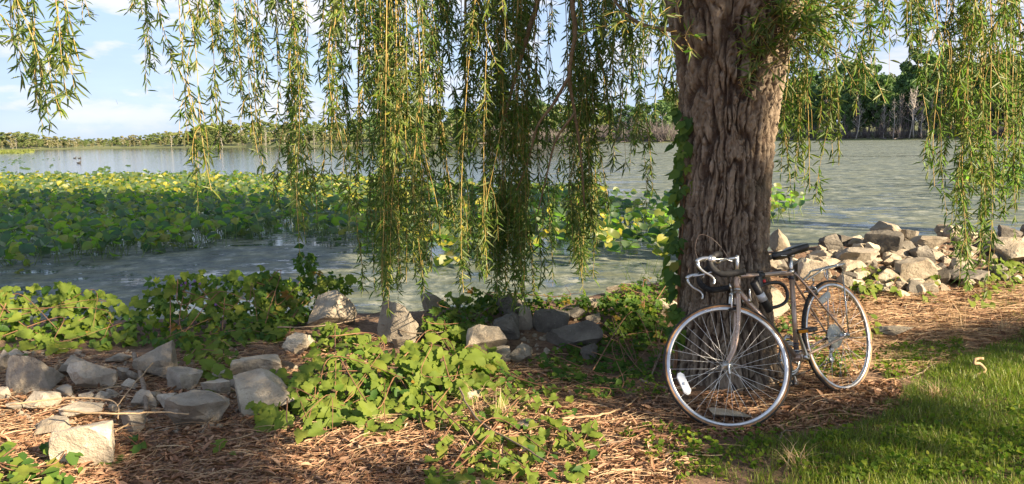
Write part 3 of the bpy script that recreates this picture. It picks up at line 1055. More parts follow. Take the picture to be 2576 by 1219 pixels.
def lily_leaf(fold, cup, seed):
    r = np.random.default_rng(seed)
    pts = [[0, 0, 0]]
    for rad in (.55, 1.0):
        for a_, q_ in zip(LA, lr):
            x, y = .46 * q_ * rad * math.cos(a_), .54 * q_ * rad * math.sin(a_)
            z = fold * abs(x) * 1.1 + cup * (x * x + y * y) * 1.5 + .05 * rad * math.sin(3 * a_ + seed) + r.normal(0, .012)
            pts.append([x, y, z])
    n = len(LA)
    f3 = np.array([[0, 1 + i, 1 + (i + 1) % n] for i in range(n)])
    f4 = np.array([[1 + i, 1 + n + i, 1 + n + (i + 1) % n, 1 + (i + 1) % n] for i in range(n)])
    return np.array(pts), [f3, f4]


LILY = [lily_leaf(f, c, s) for s, (f, c) in enumerate([(.5, .2), (.8, .1), (.25, .45), (.1, -.35), (1.2, .0), (.6, -.3)])]
LPOLY = [([(-260, 720), (0, 706), (110, 682), (250, 658), (420, 640), (560, 618), (700, 600), (870, 612), (1000, 662), (1150, 682), (1290, 680), (1500, 680), (1690, 668),
           (1700, 520), (1560, 508), (1330, 494), (1090, 486), (860, 466), (560, 458), (300, 456), (0, 459), (-400, 462)], 13500),
         ([(1930, 568), (1985, 566), (2022, 545), (2020, 512), (1975, 508), (1925, 512)], 46),
         ([(2390, 482), (2480, 486), (2700, 488), (2700, 446), (2540, 442), (2430, 450), (2388, 462)], 420)]
lg = np.random.default_rng(3)
pos = []
for poly, n in LPOLY:
    W3 = on_plane(np.array([p[0] for p in poly]), np.array([p[1] for p in poly]), WATER_Z)
    wp = [(a_[0], a_[1]) for a_ in W3]
    pa = np.array(wp)
    q = lg.uniform(pa.min(0), pa.max(0), (n * 12, 2))
    q = q[in_poly(q[:, 0], q[:, 1], wp)][:n]
    # small bays in the front edge
    q = q[fbm(q[:, 0] * .55, q[:, 1] * .55, 3, 3, 8) > (-.30 if n > 100 else -9)]
    pos.append(q)
pos = np.concatenate(pos)
dd = np.hypot(pos[:, 0], pos[:, 1])
order = np.argsort(dd)
pos, dd = pos[order], dd[order]
n = len(pos)
hgt = np.clip(lg.normal(.34, .12, n), .05, .60)
hgt = np.where(lg.uniform(0, 1, n) < .05, .03, hgt)
nm = nrm(np.stack([lg.normal(.20, .36, n), lg.normal(-.28, .36, n), np.ones(n)], 1))
tip = np.stack([np.cos(q := lg.uniform(0, 6.28, n)), np.sin(q), np.zeros(n)], 1)
sc = lg.uniform(.17, .29, n)
P3 = np.column_stack([pos, WATER_Z + hgt])
M = frames(nm, tip, P3, sc)
NL = 300
# spread the individual leaves over everything that shows large: the nearest ones
lily_me = [MB().add(v, f).mesh('pond_lily_leaf', MT['lily_leaf']) for v, f in LILY]
mb = MB()
addtube(mb, [(0, 0, 0), (0, 0, .5), (0, 0, 1)], [.008, .007, .006], 5)
stalk_me = mb.mesh('stalk', MT['lily_stalk'])


def stalk_matrix(p, lean):
    foot = Vector((p[0] + lean[0], p[1] + lean[1], WATER_Z - .05))
    d = Vector(tuple(p)) - foot
    qd = Vector((0, 0, 1)).rotation_difference(d.normalized())
    return Matrix.Translation(foot) @ qd.to_matrix().to_4x4() @ Matrix.Diagonal((1, 1, d.length, 1))


LZ = [(650, 'pond lily leaves at the left front of the bed', 'broad green pond lily leaf at the open left front of the lily bed'),
      (1100, 'pond lily leaves behind the long willow curtain', 'broad green pond lily leaf in front rows behind the longest willow curtain'),
      (1480, 'pond lily leaves in the middle front of the bed', 'broad green pond lily leaf in front rows between the two long curtains and thin reeds'),
      (1800, 'pond lily leaves beside the trunk', 'broad green pond lily leaf in front rows just left of the willow trunk'),
      (9999, 'pond lily leaves right of the trunk', 'broad green pond lily leaf in the small patch right of the willow trunk')]
for i in range(NL):
    zpx = float(project(P3[i])[0])
    lz = next(q_ for q_ in LZ if zpx < q_[0])
    o = obj('pond_lily', lily_me[lg.integers(len(LILY))], None, M[i], category='water plant', group=lz[1], label=lz[2])
    obj('stalk', stalk_me, o, o.matrix_local.inverted() @ stalk_matrix(P3[i], lg.normal(0, .10, 2)))
mb = MB()
sel = np.arange(NL, n)
var = lg.integers(0, len(LILY), n)
rnd = lg.beta(2, 2, n)
for v in range(len(LILY)):
    ids = sel[var[sel] == v]
    mb.many(LILY[v][0], LILY[v][1], M[ids], rnd[ids], 0)
for i in sel[dd[sel] < 24]:
    l_ = lg.normal(0, .10, 2)
    addtube(mb, [(P3[i][0] + l_[0], P3[i][1] + l_[1], WATER_Z - .05), tuple(P3[i])], .007, 4, .4, 1, False)
obj('pond_lily_bed', mb.mesh('pond_lily_bed', [MT['lily_leaf'], MT['lily_stalk']]), kind='stuff', label='wide bed of yellow green pond lilies spreading back over the lake', category='water plants')
print('lilies', n)

# two unseen willows at right, crowns shaped along sun rays to shade the lilies
far_shade = []
for poly, z0 in [([(-60, 492), (300, 494), (560, 494), (720, 506), (860, 528), (930, 560), (840, 590), (620, 600), (420, 640), (0, 668), (-60, 700)], WATER_Z + .36),
                 ([(0, 668), (420, 630), (640, 606), (800, 606), (760, 660), (560, 730), (0, 740)], WATER_Z),
                 ([(1090, 482), (1700, 502), (1700, 545), (1400, 520), (1090, 520)], WATER_Z + .36)]:
    W3 = on_plane(np.array([p[0] for p in poly]), np.array([p[1] for p in poly]), z0)
    wp = [(a_[0], a_[1]) for a_ in W3]
    pa = np.array(wp)
    q = lg.uniform(pa.min(0), pa.max(0), (16000, 2))
    q = q[in_poly(q[:, 0], q[:, 1], wp)]
    seen = {}
    for p_ in q:
        seen.setdefault((round(p_[0] / .29), round(p_[1] / .29)), (p_[0], p_[1], z0))
    far_shade.append(np.array(list(seen.values())))
far_shade = np.concatenate(far_shade)
groves = {0: (MB(), []), 1: (MB(), [])}
for p_ in far_shade:
    for tries in range(20):
        z1 = cr.uniform(5.2, 12.5)
        t_ = (z1 - p_[2]) / SUN[2]
        c_ = p_ + SUN * t_
        px, py, z = project(c_)
        if (z < .3 or px > 2576 + 1500 / max(z, 1) or py < -1300 / max(z, 1)) and c_[0] > 1:
            break
    else:
        continue
    mb, cc = groves[int(c_[0] > 14.5)]
    cc.append(c_)
    k = 16
    ps = c_ + cr.normal(0, 1, (k, 3)) * np.array([.17, .17, .24])
    an = cr.uniform(0, 6.28, k)
    side = np.stack([np.cos(an), np.sin(an), np.zeros(k)], 1)
    le = cr.uniform(.30, .46, k)
    mb.many(WL, WLF, leaf_frames(ps, np.tile([0, 0, -1.0], (k, 1)), side, le, le * .42, cr), cr.beta(2, 2.6, k), 0)
for g_, (w2x, w2y, lab) in enumerate([(10.2, 9.0, 'nearer of two unseen willows beyond the right edge, crown shaped to shade the lily bed'), (19.5, 9.6, 'farther of two unseen willows beyond the right edge, crown shaped to shade the lily bed')]):
    mb, cc = groves[g_]
    w2 = thing('willow_tree', lab, 'tree', (w2x, w2y, 0))
    I2 = Matrix.Translation((-w2x, -w2y, 0))
    obj('foliage', mb.mesh('shade_foliage', [MT['willow_leaf'], MT['willow_twig']]), w2, I2, kind='stuff')
    mb = MB()
    addtube(mb, spline([(w2x, w2y, -.4), (w2x + .05, w2y, 1), (w2x - .05, w2y, 3.2)], 12), np.linspace(.42, .28, 12), 16)
    obj('trunk', mb.mesh('trunk', MT['bark']), w2, I2)
    for i in range(7):
        e = cc[cr.integers(len(cc))]
        mb = MB()
        a_ = np.array([w2x, w2y, 3.0])
        addtube(mb, spline([a_, a_ + (e - a_) * .3 + np.array([0, 0, .9]), a_ + (e - a_) * .65 + np.array([0, 0, .8]), e + np.array([0, 0, .2])], 16), np.linspace(.16, .03, 16), 8)
        obj('limb', mb.mesh('limb', MT['bark']), w2, I2)

# ---------------------------------------------------------------- trees round the lake
tr = np.random.default_rng(21)


def treeleaf(name, a_, b_, c_):
    return leafmat(name, [(0, a_), (.5, b_), (1, c_)], 'both', .25, .6, None, .25)


MT['far_leaf'] = treeleaf('far_leaf', (.085, .125, .040), (.140, .185, .058), (.205, .225, .085))
MT['far_olive'] = treeleaf('far_olive', (.150, .155, .070), (.225, .215, .10), (.29, .255, .145))
MT['dark_leaf'] = treeleaf('dark_leaf', (.045, .090, .038), (.080, .145, .052), (.125, .19, .062))
MT['far_bark'] = pmat('far_bark', (.24, .20, .16), .9, 0, .25, .8)
MT['pale_bark'] = pmat('pale_bark', (.40, .36, .32), .9, 0, .25, .8)
MT['grey_twig'] = pmat('grey_twig', (.155, .13, .125), .9, 0, .3, .8)
QUAD = np.array([[-.5, -.35, 0], [.45, -.5, .08], [.5, .4, 0], [-.35, .5, -.08]])


def tree_meshes(seed, mat, bark, nblob=13, per=150, base=.22, size=.035):
    """a unit-high tree: trunk with limbs, and a crown of leaf clumps"""
    r = np.random.default_rng(seed)
    mb = MB()
    addtube(mb, [(0, 0, -.03), (.004, 0, .2), (0, .01, .45), (r.normal(0, .03), 0, .78)], [.022, .017, .012, .004], 7)
    bl = []
    for i in range(nblob):
        u = (i + .5) / nblob
        z = base + (.97 - base) * u ** .85
        wd = .26 * math.sin(math.pi * min(1, .18 + .80 * (1 - u))) + .03
        a_ = i * 2.4 + r.uniform(-.5, .5)
        d = wd * r.uniform(.25, 1.0)
        bl.append((d * math.cos(a_), d * math.sin(a_), z, r.uniform(.07, .125) * (1.1 - .35 * u)))
    for x, y, z, s in bl[::2]:
        z0 = max(.12, z - .22)
        addtube(mb, [(0, 0, z0), (x * .5, y * .5, z0 + (z - z0) * .4), (x, y, z)], [.008, .005, .002], 5)
    tm = mb.mesh('trunk', bark)
    mb = MB()
    for x, y, z, s in bl:
        k = per
        d = nrm(r.normal(0, 1, (k, 3)))
        rad = s * (.45 + .65 * r.uniform(0, 1, k) ** .6)
        rad = rad * (1 + .35 * fbm(d[:, 0] * 2.3 + x * 20, d[:, 1] * 2.3, d[:, 2] * 2.3 + seed, 2, seed))
        p = np.array([x, y, z]) + d * rad[:, None] * np.array([1.15, 1.15, .85])
        nmv = nrm(d + r.normal(0, .55, (k, 3)))
        mb.many(QUAD, np.array([[0, 1, 2, 3]]), frames(nmv, r.normal(0, 1, (k, 3)), p, r.uniform(.5, 1.25, k) * size), np.clip(r.normal(.45, .2, k), 0, 1))
    return tm, mb.mesh('crown', mat, False)


def bare_mesh(seed, mat, nb=26):
    """a unit-high leafless tree"""
    r = np.random.default_rng(seed)
    mb = MB()
    bend = r.normal(0, .03, 2)
    pts = np.array([[bend[0] * math.sin(t * 4), bend[1] * math.sin(t * 3), t - .02] for t in np.linspace(0, 1, 10)])
    addtube(mb, pts, np.linspace(.014, .003, 10), 6)
    for i in range(nb):
        t = r.uniform(.25, .97)
        p0 = np.array([np.interp(t, np.linspace(0, 1, 10), pts[:, c]) for c in range(3)])
        a_ = r.uniform(0, 6.28)
        ln = (1.05 - t) * r.uniform(.18, .42)
        d = np.array([math.cos(a_) * .7, math.sin(a_) * .7, r.uniform(.3, 1)])
        p1, p2 = p0 + d * ln * .5, p0 + d * ln + np.array([0, 0, .03])
        addtube(mb, [p0, p1, p2], [.005, .003, .001], 4)
        for j in range(3):
            q0 = p0 + (p2 - p0) * r.uniform(.3, .95)
            addtube(mb, [q0, q0 + r.normal(0, 1, 3) * .05 + np.array([0, 0, .03])], [.0022, .0008], 3)
    return mb.mesh('bare_tree', mat)


def brush_mesh(seed, mat):
    r = np.random.default_rng(seed)
    mb = MB()
    addtube(mb, spline([(-1.1, 0, -.02), (-.4, .05, .03), (.3, -.04, .02), (1.1, .03, -.02)], 12), .03, 5)
    for i in range(70):
        p0 = np.array([r.normal(0, .35), r.normal(0, .10), -.03])
        d = nrm(np.array([r.normal(0, .30), r.normal(0, .30), 1]))
        l_ = r.uniform(.5, 1.05)
        addtube(mb, [p0, p0 + d * l_ * .5, p0 + d * l_ + r.normal(0, .05, 3)], [.010, .007, .003], 4)
        for j in range(4):
            q0 = p0 + d * l_ * r.uniform(.4, .95)
            addtube(mb, [q0, q0 + nrm(r.normal(0, 1, 3) + np.array([0, 0, .8])) * .18], [.005, .002], 3)
    return mb.mesh('brush', mat)


TREES = {'leafy': [tree_meshes(s, MT['far_leaf'], MT['far_bark']) for s in range(5)],
         'olive': [tree_meshes(20 + s, MT['far_olive'], MT['pale_bark'], 9, 90, .18, .045) for s in range(3)],
         'dark': [tree_meshes(40 + s, MT['dark_leaf'], MT['far_bark'], 16, 190, .20, .032) for s in range(5)]}
BARE = {'pale': [bare_mesh(60 + s, MT['pale_bark']) for s in range(4)], 'grey': [bare_mesh(70 + s, MT['grey_twig'], 40) for s in range(4)]}
BRUSH = {'olive': [brush_mesh(80 + s, MT['far_bark']) for s in range(2)], 'grey': [brush_mesh(84 + s, MT['grey_twig']) for s in range(2)]}


def on_shore(px, back):
    d = ray(px, 360.0)
    a_ = math.atan2(d[0], d[1])
    r = shore_r(a_) + back
    return r * math.sin(a_), r * math.cos(a_), float(np.interp(back, [0, 6, 30, 120], [WATER_Z + .1, 0, .5, 1.5])), r


def tree(px, back, hpx, kind, label, group, wide=1.0):
    if px < 480:
        hpx *= .72
    if 'right shore' in label and kind in ('dark', 'grey', 'brush_grey'):
        w_ = 'left of the bare pale trunks' if px < 2200 else 'among the bare pale trunks' if px < 2375 else 'behind the right willow curtain'
        label, group = label.replace('on the right shore', '') .replace('  ', ' ').strip() + ' on the right shore, ' + w_, group + ', ' + w_
    x, y, z, r = on_shore(px, back)
    h = hpx * r / FPX
    if kind in TREES:
        tm, cm = TREES[kind][tr.integers(len(TREES[kind]))]
        t = thing({'leafy': 'leafy_tree', 'olive': 'olive_tree_crown', 'dark': 'dark_tree'}[kind].replace('olive_tree_crown', 'thin_tree'), label, 'tree', (x, y, z - .1), group)
        t.scale = (h * wide, h * wide, h)
        t.rotation_euler = (0, 0, tr.uniform(0, 6.28))
        obj('trunk', tm, t)
        obj('crown', cm, t)
    elif kind in BARE:
        o = obj('bare_tree', BARE[kind][tr.integers(4)], None, Matrix.Translation((x, y, z - .1)) @ Matrix.Rotation(tr.uniform(0, 6.28), 4, 'Z') @ Matrix.Diagonal((h, h, h, 1)),
                label=label, category='tree', group=group)
    else:
        o = obj('brushwood', BRUSH[kind[6:]][tr.integers(2)], None, Matrix.Translation((x, y, z - .1)) @ Matrix.Rotation(tr.uniform(0, 6.28), 4, 'Z') @ Matrix.Diagonal((h * wide, h * wide, h, 1)),
                label=label, category='brush', group=group)


def tops(knots):
    kx, ky = zip(*knots)
    return lambda px: float(np.interp(px, kx, ky))


# left shore, far off: low olive trees with rounder green ones behind
tl = tops([(-120, 44), (0, 46), (70, 44), (120, 38), (160, 32), (200, 28), (240, 24), (300, 30), (340, 36), (400, 40), (440, 46), (500, 40), (560, 52), (620, 54), (700, 52), (800, 50), (900, 52), (960, 70), (1020, 84), (1100, 88), (1200, 88), (1290, 96), (1400, 92), (1500, 86), (1560, 84), (1640, 80), (1700, 118), (1720, 120)])
for px in np.arange(-120, 560, 11):
    green = px < 120 or px > 440
    tree(px + tr.normal(0, 4), tr.uniform(25, 60), tl(px) * tr.uniform(.80, 1.12), 'leafy' if tr.uniform() < (.85 if green else .6) else 'olive',
         'small distant olive green tree in the low line on the far left shore', 'trees along the far left shore', 1.6)
for px in np.arange(-110, 900, 12):
    tree(px + tr.normal(0, 5), tr.uniform(8, 22), tl(px) * tr.uniform(.42, .72), 'olive' if tr.uniform() < .45 else 'leafy',
         'low sunlit tree at the water side of the far left shore', 'low trees in front on the far left shore', 1.1)
for px in np.arange(480, 960, 13):
    tree(px + tr.normal(0, 5), tr.uniform(20, 60), tl(px) * tr.uniform(.85, 1.12), 'leafy' if tr.uniform() < .8 else 'olive',
         'round green tree on the shore seen behind the hanging willow branches at left', 'round green trees on the middle left shore', 1.15)
for px in (40, 430, 560, 650, 668, 742, 790, 858):
    tree(px, tr.uniform(3, 8), tl(px) * tr.uniform(.7, .9), 'pale', 'thin pale bare trunk in front of the distant green shore trees', 'pale bare trunks on the left shore')
# middle shore
for px in np.arange(930, 1720, 19):
    tree(px + tr.normal(0, 6), tr.uniform(12, 45), tl(px) * tr.uniform(.82, 1.10), 'leafy' if tr.uniform() < .6 else 'dark',
         'tall green tree on the middle shore behind the willow curtain', 'green trees on the middle shore', 1.1)
for px in np.arange(940, 1720, 26):
    tree(px + tr.normal(0, 6), tr.uniform(3, 9), tl(px) * tr.uniform(.35, .6), 'leafy' if px < 1240 else 'brush_grey',
         'low growth at the water edge of the middle shore', 'low growth on the middle shore', 1.2)
for px in np.arange(1560, 1720, 13):
    tree(px + tr.normal(0, 3), tr.uniform(3, 8), 64 * tr.uniform(.7, 1.05), 'grey', 'thin grey leafless tree on the shore left of the willow trunk', 'grey bare trees left of the trunk')
# right shore: tall dark wood with bare trunks in front
trr_ = tops([(1930, 120), (2030, 145), (2080, 160), (2130, 158), (2180, 150), (2230, 150), (2262, 172), (2300, 178), (2350, 168), (2400, 158), (2480, 150), (2576, 150), (2760, 150)])
for px in np.arange(1935, 2760, 18):
    tree(px + tr.normal(0, 7), tr.uniform(10, 40), trr_(px) * tr.uniform(.72, 1.12), 'dark',
         'tall dark green tree on the right shore', 'dark trees of the right shore wood', .85)
for px in np.arange(1935, 2760, 30):
    tree(px + tr.normal(0, 12), tr.uniform(5, 10), trr_(px) * tr.uniform(.4, .72), 'dark',
         'low dark tree at wood front on the right shore', 'lower dark trees on the right shore', .75)
for px in (2152, 2246, 2262, 2286, 2298, 2318, 2340, 2222):
    tree(px, tr.uniform(1.5, 5), tr.uniform(70, 118), 'pale', 'pale leafless trunk standing before the dark wood on the right shore', 'pale bare trunks before the dark wood')
for px in list(np.arange(2205, 2370, 13)) + list(np.arange(2080, 2200, 40)) + list(np.arange(2380, 2600, 36)):
    tree(px + tr.normal(0, 3), tr.uniform(3, 8), tr.uniform(55, 100), 'grey', 'grey twiggy dead tree on the right shore', 'grey dead trees on the right shore')
for px in np.arange(1940, 2700, 34):
    tree(px, tr.uniform(3, 6), tr.uniform(20, 42), 'brush_grey', 'grey leafless brushwood on the right shore', 'brushwood on the right shore', 1.1)
# reed strip at the left edge
m_ = leafmat('reed_strip', [(0, (.10, .13, .025)), (1, (.17, .19, .04))], 'attr', .3, .6)
mb = MB()
k = 1500
px = tr.uniform(-60, 84, k)
P = on_plane(px, tr.uniform(381.2, 386.5, k) - (px > 60) * 2, WATER_Z)
mb.many(np.array([[-.5, 0, 0], [.5, 0, 0], [.1, 1, 0], [-.1, 1, 0]]), np.array([[0, 1, 2, 3]]),
        frames(nrm(np.stack([tr.normal(0, 1, k), tr.normal(0, 1, k) - 1, 0 * px], 1)), np.tile([0, 0, 1.0], (k, 1)) + tr.normal(0, .25, (k, 3)), P, np.stack([np.full(k, 1.6), tr.uniform(.5, 1.1, k), np.ones(k)], 1)), tr.uniform(0, 1, k))
obj('reed_bed', mb.mesh('reed_bed', m_, False), kind='stuff', label='green strip of reeds in the water at the far left', category='reeds')

# ---------------------------------------------------------------- rocks
import bmesh
kr = np.random.default_rng(31)


def rock_mesh(seed, mat, nplanes=13, sub=4, rough=.045):
    r = np.random.default_rng(seed)
    bm = bmesh.new()
    bmesh.ops.create_icosphere(bm, subdivisions=sub, radius=1.0)
    v = np.array([q.co[:] for q in bm.verts])
    f = np.array([[q.index for q in p.verts] for p in bm.faces])
    bm.free()
    v *= 1.35
    ns = nrm(r.normal(0, 1, (nplanes, 3)))
    ds = r.uniform(.50, .86, len(ns))
    v = v * r.uniform(.75, 1.15, 3)
    for _ in range(3):
        for n_, d_ in zip(ns, ds):
            e = np.maximum(0, v @ n_ - d_)
            v = v - e[:, None] * n_
    nn = nrm(v)
    v = v + nn * (rough * 1.6 * fbm(v[:, 0] * 3 + seed, v[:, 1] * 3, v[:, 2] * 3, 3, seed) + rough * .8 * fbm(v[:, 0] * 9, v[:, 1] * 9 + seed, v[:, 2] * 9, 2, seed + 5))[:, None]
    # a bedding plane and a broken corner
    sn = nrm(np.array([r.normal(0, .3), r.normal(0, .3), 1.0]))
    st_ = (v @ sn) * 3.2 + .3 * fbm(v[:, 0] * 2, v[:, 1] * 2, v[:, 2] * 2, 2, seed)
    v = v - nn * (.045 * np.exp(-((st_ - np.round(st_)) / .10) ** 2) * (vn(v[:, 0] * 1.5, v[:, 1] * 1.5, np.round(st_), seed) > .1))[:, None]
    lo, hi = v.min(0), v.max(0)
    v = (v - (lo + hi) / 2) / ((hi - lo) / 2)
    me = MB().add(v, f).mesh('rock', mat)
    try:
        me.set_sharp_from_angle(angle=math.radians(24))
    except Exception:
        pass
    return me


RK = {k_: [rock_mesh(300 + 20 * i + j, MT[k_], 13 + j % 7) for j in range(9)] for i, k_ in enumerate(('rock_grey', 'rock_tan', 'rock_dark'))}


def rock(px, pyb, w, h, mat, label, group=None, var=None, hf=ground_z, tilt=None, depth=.85):
    p = hit(px, pyb, hf)[0]
    dist = (p - CAM) @ cF
    W_, H_ = w * dist / FPX, h * dist / FPX
    dv = nrm(np.array([p[0], p[1], 0]))
    el = math.atan2(CAM[2] - p[2], math.hypot(p[0], p[1]))
    # seen height is the front face plus part of the top
    hz = max(.45 * H_, H_ * 1.08 - .30 * W_ * math.sin(el))
    c = p + dv * W_ * depth * .42 + np.array([0, 0, hz * .40])
    c[2] = max(c[2], float(hf(c[0], c[1])) + hz * .22)
    me = RK[mat][kr.integers(9) if var is None else var]
    t = tilt if tilt is not None else kr.normal(0, .10)
    M_ = Matrix.Translation(tuple(c)) @ Matrix.Rotation(t, 4, 'Y') @ Matrix.Rotation(kr.normal(0, .12), 4, 'X') @ Matrix.Rotation(kr.uniform(-.35, .35), 4, 'Z') @ Matrix.Diagonal((W_ / 2 * 1.03, W_ / 2 * depth, hz * .58, 1))
    return obj('rock', me, None, M_, label=label, category='rock', group=group)


G, T, D_ = 'rock_grey', 'rock_tan', 'rock_dark'
SM1 = ('small grey stone wedged between the larger shaded rocks at left', 'small stones between the left rocks')
SM2 = ('small pale stone in the heap of rocks right of the willow trunk', 'small stones of the right rock heap')
ROCKS = [
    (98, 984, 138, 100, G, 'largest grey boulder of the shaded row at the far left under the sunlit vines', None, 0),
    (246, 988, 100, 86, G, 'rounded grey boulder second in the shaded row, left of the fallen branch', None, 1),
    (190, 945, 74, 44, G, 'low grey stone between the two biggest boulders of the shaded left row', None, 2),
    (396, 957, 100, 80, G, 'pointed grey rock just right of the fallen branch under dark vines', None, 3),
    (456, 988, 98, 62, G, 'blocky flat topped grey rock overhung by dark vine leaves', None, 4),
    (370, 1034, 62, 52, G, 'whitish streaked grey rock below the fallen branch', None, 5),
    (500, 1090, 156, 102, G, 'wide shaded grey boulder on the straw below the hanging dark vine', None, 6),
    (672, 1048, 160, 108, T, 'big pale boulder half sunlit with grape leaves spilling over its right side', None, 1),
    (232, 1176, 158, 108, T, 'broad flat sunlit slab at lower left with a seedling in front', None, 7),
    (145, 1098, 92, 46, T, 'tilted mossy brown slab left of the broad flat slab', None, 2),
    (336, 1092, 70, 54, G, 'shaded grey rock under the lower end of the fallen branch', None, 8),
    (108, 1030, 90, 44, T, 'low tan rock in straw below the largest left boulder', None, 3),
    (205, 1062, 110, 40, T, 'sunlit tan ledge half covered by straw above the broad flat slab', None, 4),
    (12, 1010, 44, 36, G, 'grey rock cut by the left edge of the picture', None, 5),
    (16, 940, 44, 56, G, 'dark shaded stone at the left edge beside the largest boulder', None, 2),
    (836, 828, 122, 92, T, 'big pale wedge shaped boulder at the crest left of the willow curtain', None, 3),
    (1013, 862, 118, 108, G, 'squarish cracked boulder under the tip of the long willow curtain', None, 0),
    (752, 895, 76, 56, T, 'tan stone in straw under the pale wedge shaped boulder', None, 6),
    (655, 950, 128, 52, T, 'low tan slab behind the big half sunlit boulder', None, 7),
    (1018, 884, 58, 34, G, 'small pointed rock in front of the squarish cracked boulder', None, 8),
    (1090, 782, 60, 44, T, 'brown rock behind the squarish boulder, beside the willow tips', None, 1),
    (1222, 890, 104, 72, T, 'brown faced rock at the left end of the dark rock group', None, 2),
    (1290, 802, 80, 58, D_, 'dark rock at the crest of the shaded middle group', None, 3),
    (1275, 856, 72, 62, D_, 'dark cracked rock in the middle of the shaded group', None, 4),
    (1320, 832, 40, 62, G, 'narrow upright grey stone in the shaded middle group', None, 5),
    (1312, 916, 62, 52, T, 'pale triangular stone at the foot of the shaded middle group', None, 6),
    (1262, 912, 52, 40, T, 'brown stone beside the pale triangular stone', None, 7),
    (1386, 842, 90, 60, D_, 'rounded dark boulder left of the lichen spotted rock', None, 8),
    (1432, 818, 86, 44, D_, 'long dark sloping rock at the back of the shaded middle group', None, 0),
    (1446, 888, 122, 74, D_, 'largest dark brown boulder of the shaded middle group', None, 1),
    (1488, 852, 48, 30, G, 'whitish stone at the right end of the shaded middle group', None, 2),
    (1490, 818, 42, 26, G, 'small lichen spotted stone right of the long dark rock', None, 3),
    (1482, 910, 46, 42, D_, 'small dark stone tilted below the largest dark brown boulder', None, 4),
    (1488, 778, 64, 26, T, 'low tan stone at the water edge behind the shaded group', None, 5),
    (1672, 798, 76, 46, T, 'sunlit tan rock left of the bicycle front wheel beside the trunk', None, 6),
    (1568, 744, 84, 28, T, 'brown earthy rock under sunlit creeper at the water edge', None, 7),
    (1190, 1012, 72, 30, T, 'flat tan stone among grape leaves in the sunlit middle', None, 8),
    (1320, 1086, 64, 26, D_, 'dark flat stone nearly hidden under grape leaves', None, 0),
    (2250, 852, 96, 30, T, 'flat tan stone lying in straw right of the rear wheel', None, 4),
    (1826, 1062, 104, 30, T, 'pale stone at the tree foot seen through the front wheel', None, 2),
    # heap right of the tree
    (1958, 640, 62, 60, T, 'pale pointed rock at the water edge just right of the trunk', None, 0),
    (1950, 806, 64, 84, T, 'pale rock behind the bicycle lock, right of the trunk', None, 1),
    (2037, 714, 64, 66, T, 'pale upright rock directly below the saddle', None, 2),
    (1960, 682, 44, 32, D_, 'dark stone under the saddle nose', None, 3),
    (2089, 636, 56, 46, D_, 'dark topped upright rock right of the saddle', None, 4),
    (2130, 618, 54, 26, D_, 'dark low rock at the water edge right of the saddle', None, 5),
    (2148, 624, 48, 24, T, *SM2, 6), (2186, 602, 46, 26, T, *SM2, 7),
    (2220, 646, 90, 62, D_, 'big dark stained boulder in the middle of the right heap', None, 8),
    (2238, 610, 78, 48, T, 'tan boulder leaning over the big dark stained boulder', None, 0),
    (2268, 588, 34, 46, D_, 'dark upright stone on top of the right heap', None, 1),
    (2240, 584, 60, 26, G, *SM2, 2), (2296, 600, 44, 22, D_, *SM2, 3),
    (2338, 640, 94, 46, T, 'long pale flat rock near the top of the right heap', None, 4),
    (2346, 598, 56, 30, G, 'grey rock at the back of the right heap by the reeds', None, 5),
    (2402, 598, 40, 30, T, *SM2, 6), (2426, 586, 54, 24, T, *SM2, 7),
    (2156, 686, 126, 62, G, 'widest slab of the right heap, grey on top with a pale face', None, 6),
    (2194, 648, 42, 38, T, 'pale cornered stone standing above the widest slab', None, 8),
    (2070, 660, 66, 30, T, *SM2, 0), (2094, 678, 70, 30, T, *SM2, 1),
    (2138, 692, 62, 38, T, 'pale slanting stone under the left end of the widest slab', None, 2),
    (2283, 650, 50, 42, D_, 'dark split stone right of the big stained boulder', None, 3),
    (2316, 668, 56, 50, D_, 'dark hollow looking rock in the right heap', None, 4),
    (2255, 658, 70, 30, G, *SM2, 5), (2243, 672, 58, 30, T, *SM2, 6),
    (2294, 724, 92, 72, T, 'large smooth pale boulder at the front of the right heap', None, 7),
    (2328, 698, 48, 46, T, 'pale stone leaning on the large smooth front boulder', None, 8),
    (2347, 720, 34, 36, T, *SM2, 0),
    (2366, 718, 36, 42, D_, 'narrow dark stone at the right end of the front row', None, 1),
    (2414, 690, 50, 42, T, 'pale angular rock under the hanging willow at right', None, 2),
    (2404, 654, 24, 24, T, *SM2, 3), (2126, 732, 40, 40, G, 'grey broken stone in front of the heap by the rear wheel', None, 4),
    (2150, 714, 38, 30, T, *SM2, 5),
    (2228, 722, 74, 44, T, 'low pale rock left of the large smooth front boulder', None, 6),
    (2233, 738, 28, 30, G, *SM2, 7), (2270, 736, 36, 34, T, *SM2, 8), (2308, 744, 46, 32, T, *SM2, 0), (2270, 750, 34, 20, T, *SM2, 1),
    (2560, 664, 190, 66, T, 'long log like pale rock at the right edge', None, 2),
    (2548, 580, 66, 36, T, 'tan rock at the right edge by the water', None, 3),
    (2550, 552, 36, 30, D_, 'dark rounded rock at the water at the right edge', None, 4),
    (2540, 612, 54, 44, D_, 'dark rock behind the long log like rock', None, 5),
    (2436, 720, 112, 36, D_, 'dark flat rock in the shade under the hanging willow at right', None, 6),
    (2570, 634, 34, 30, T, *SM2, 7), (2066, 640, 26, 22, T, *SM2, 8), (2162, 640, 34, 26, T, *SM2, 0), (2338, 634, 34, 24, T, *SM2, 1)]
for a in ROCKS:
    rock(*a[:6], group=a[6], var=a[7])
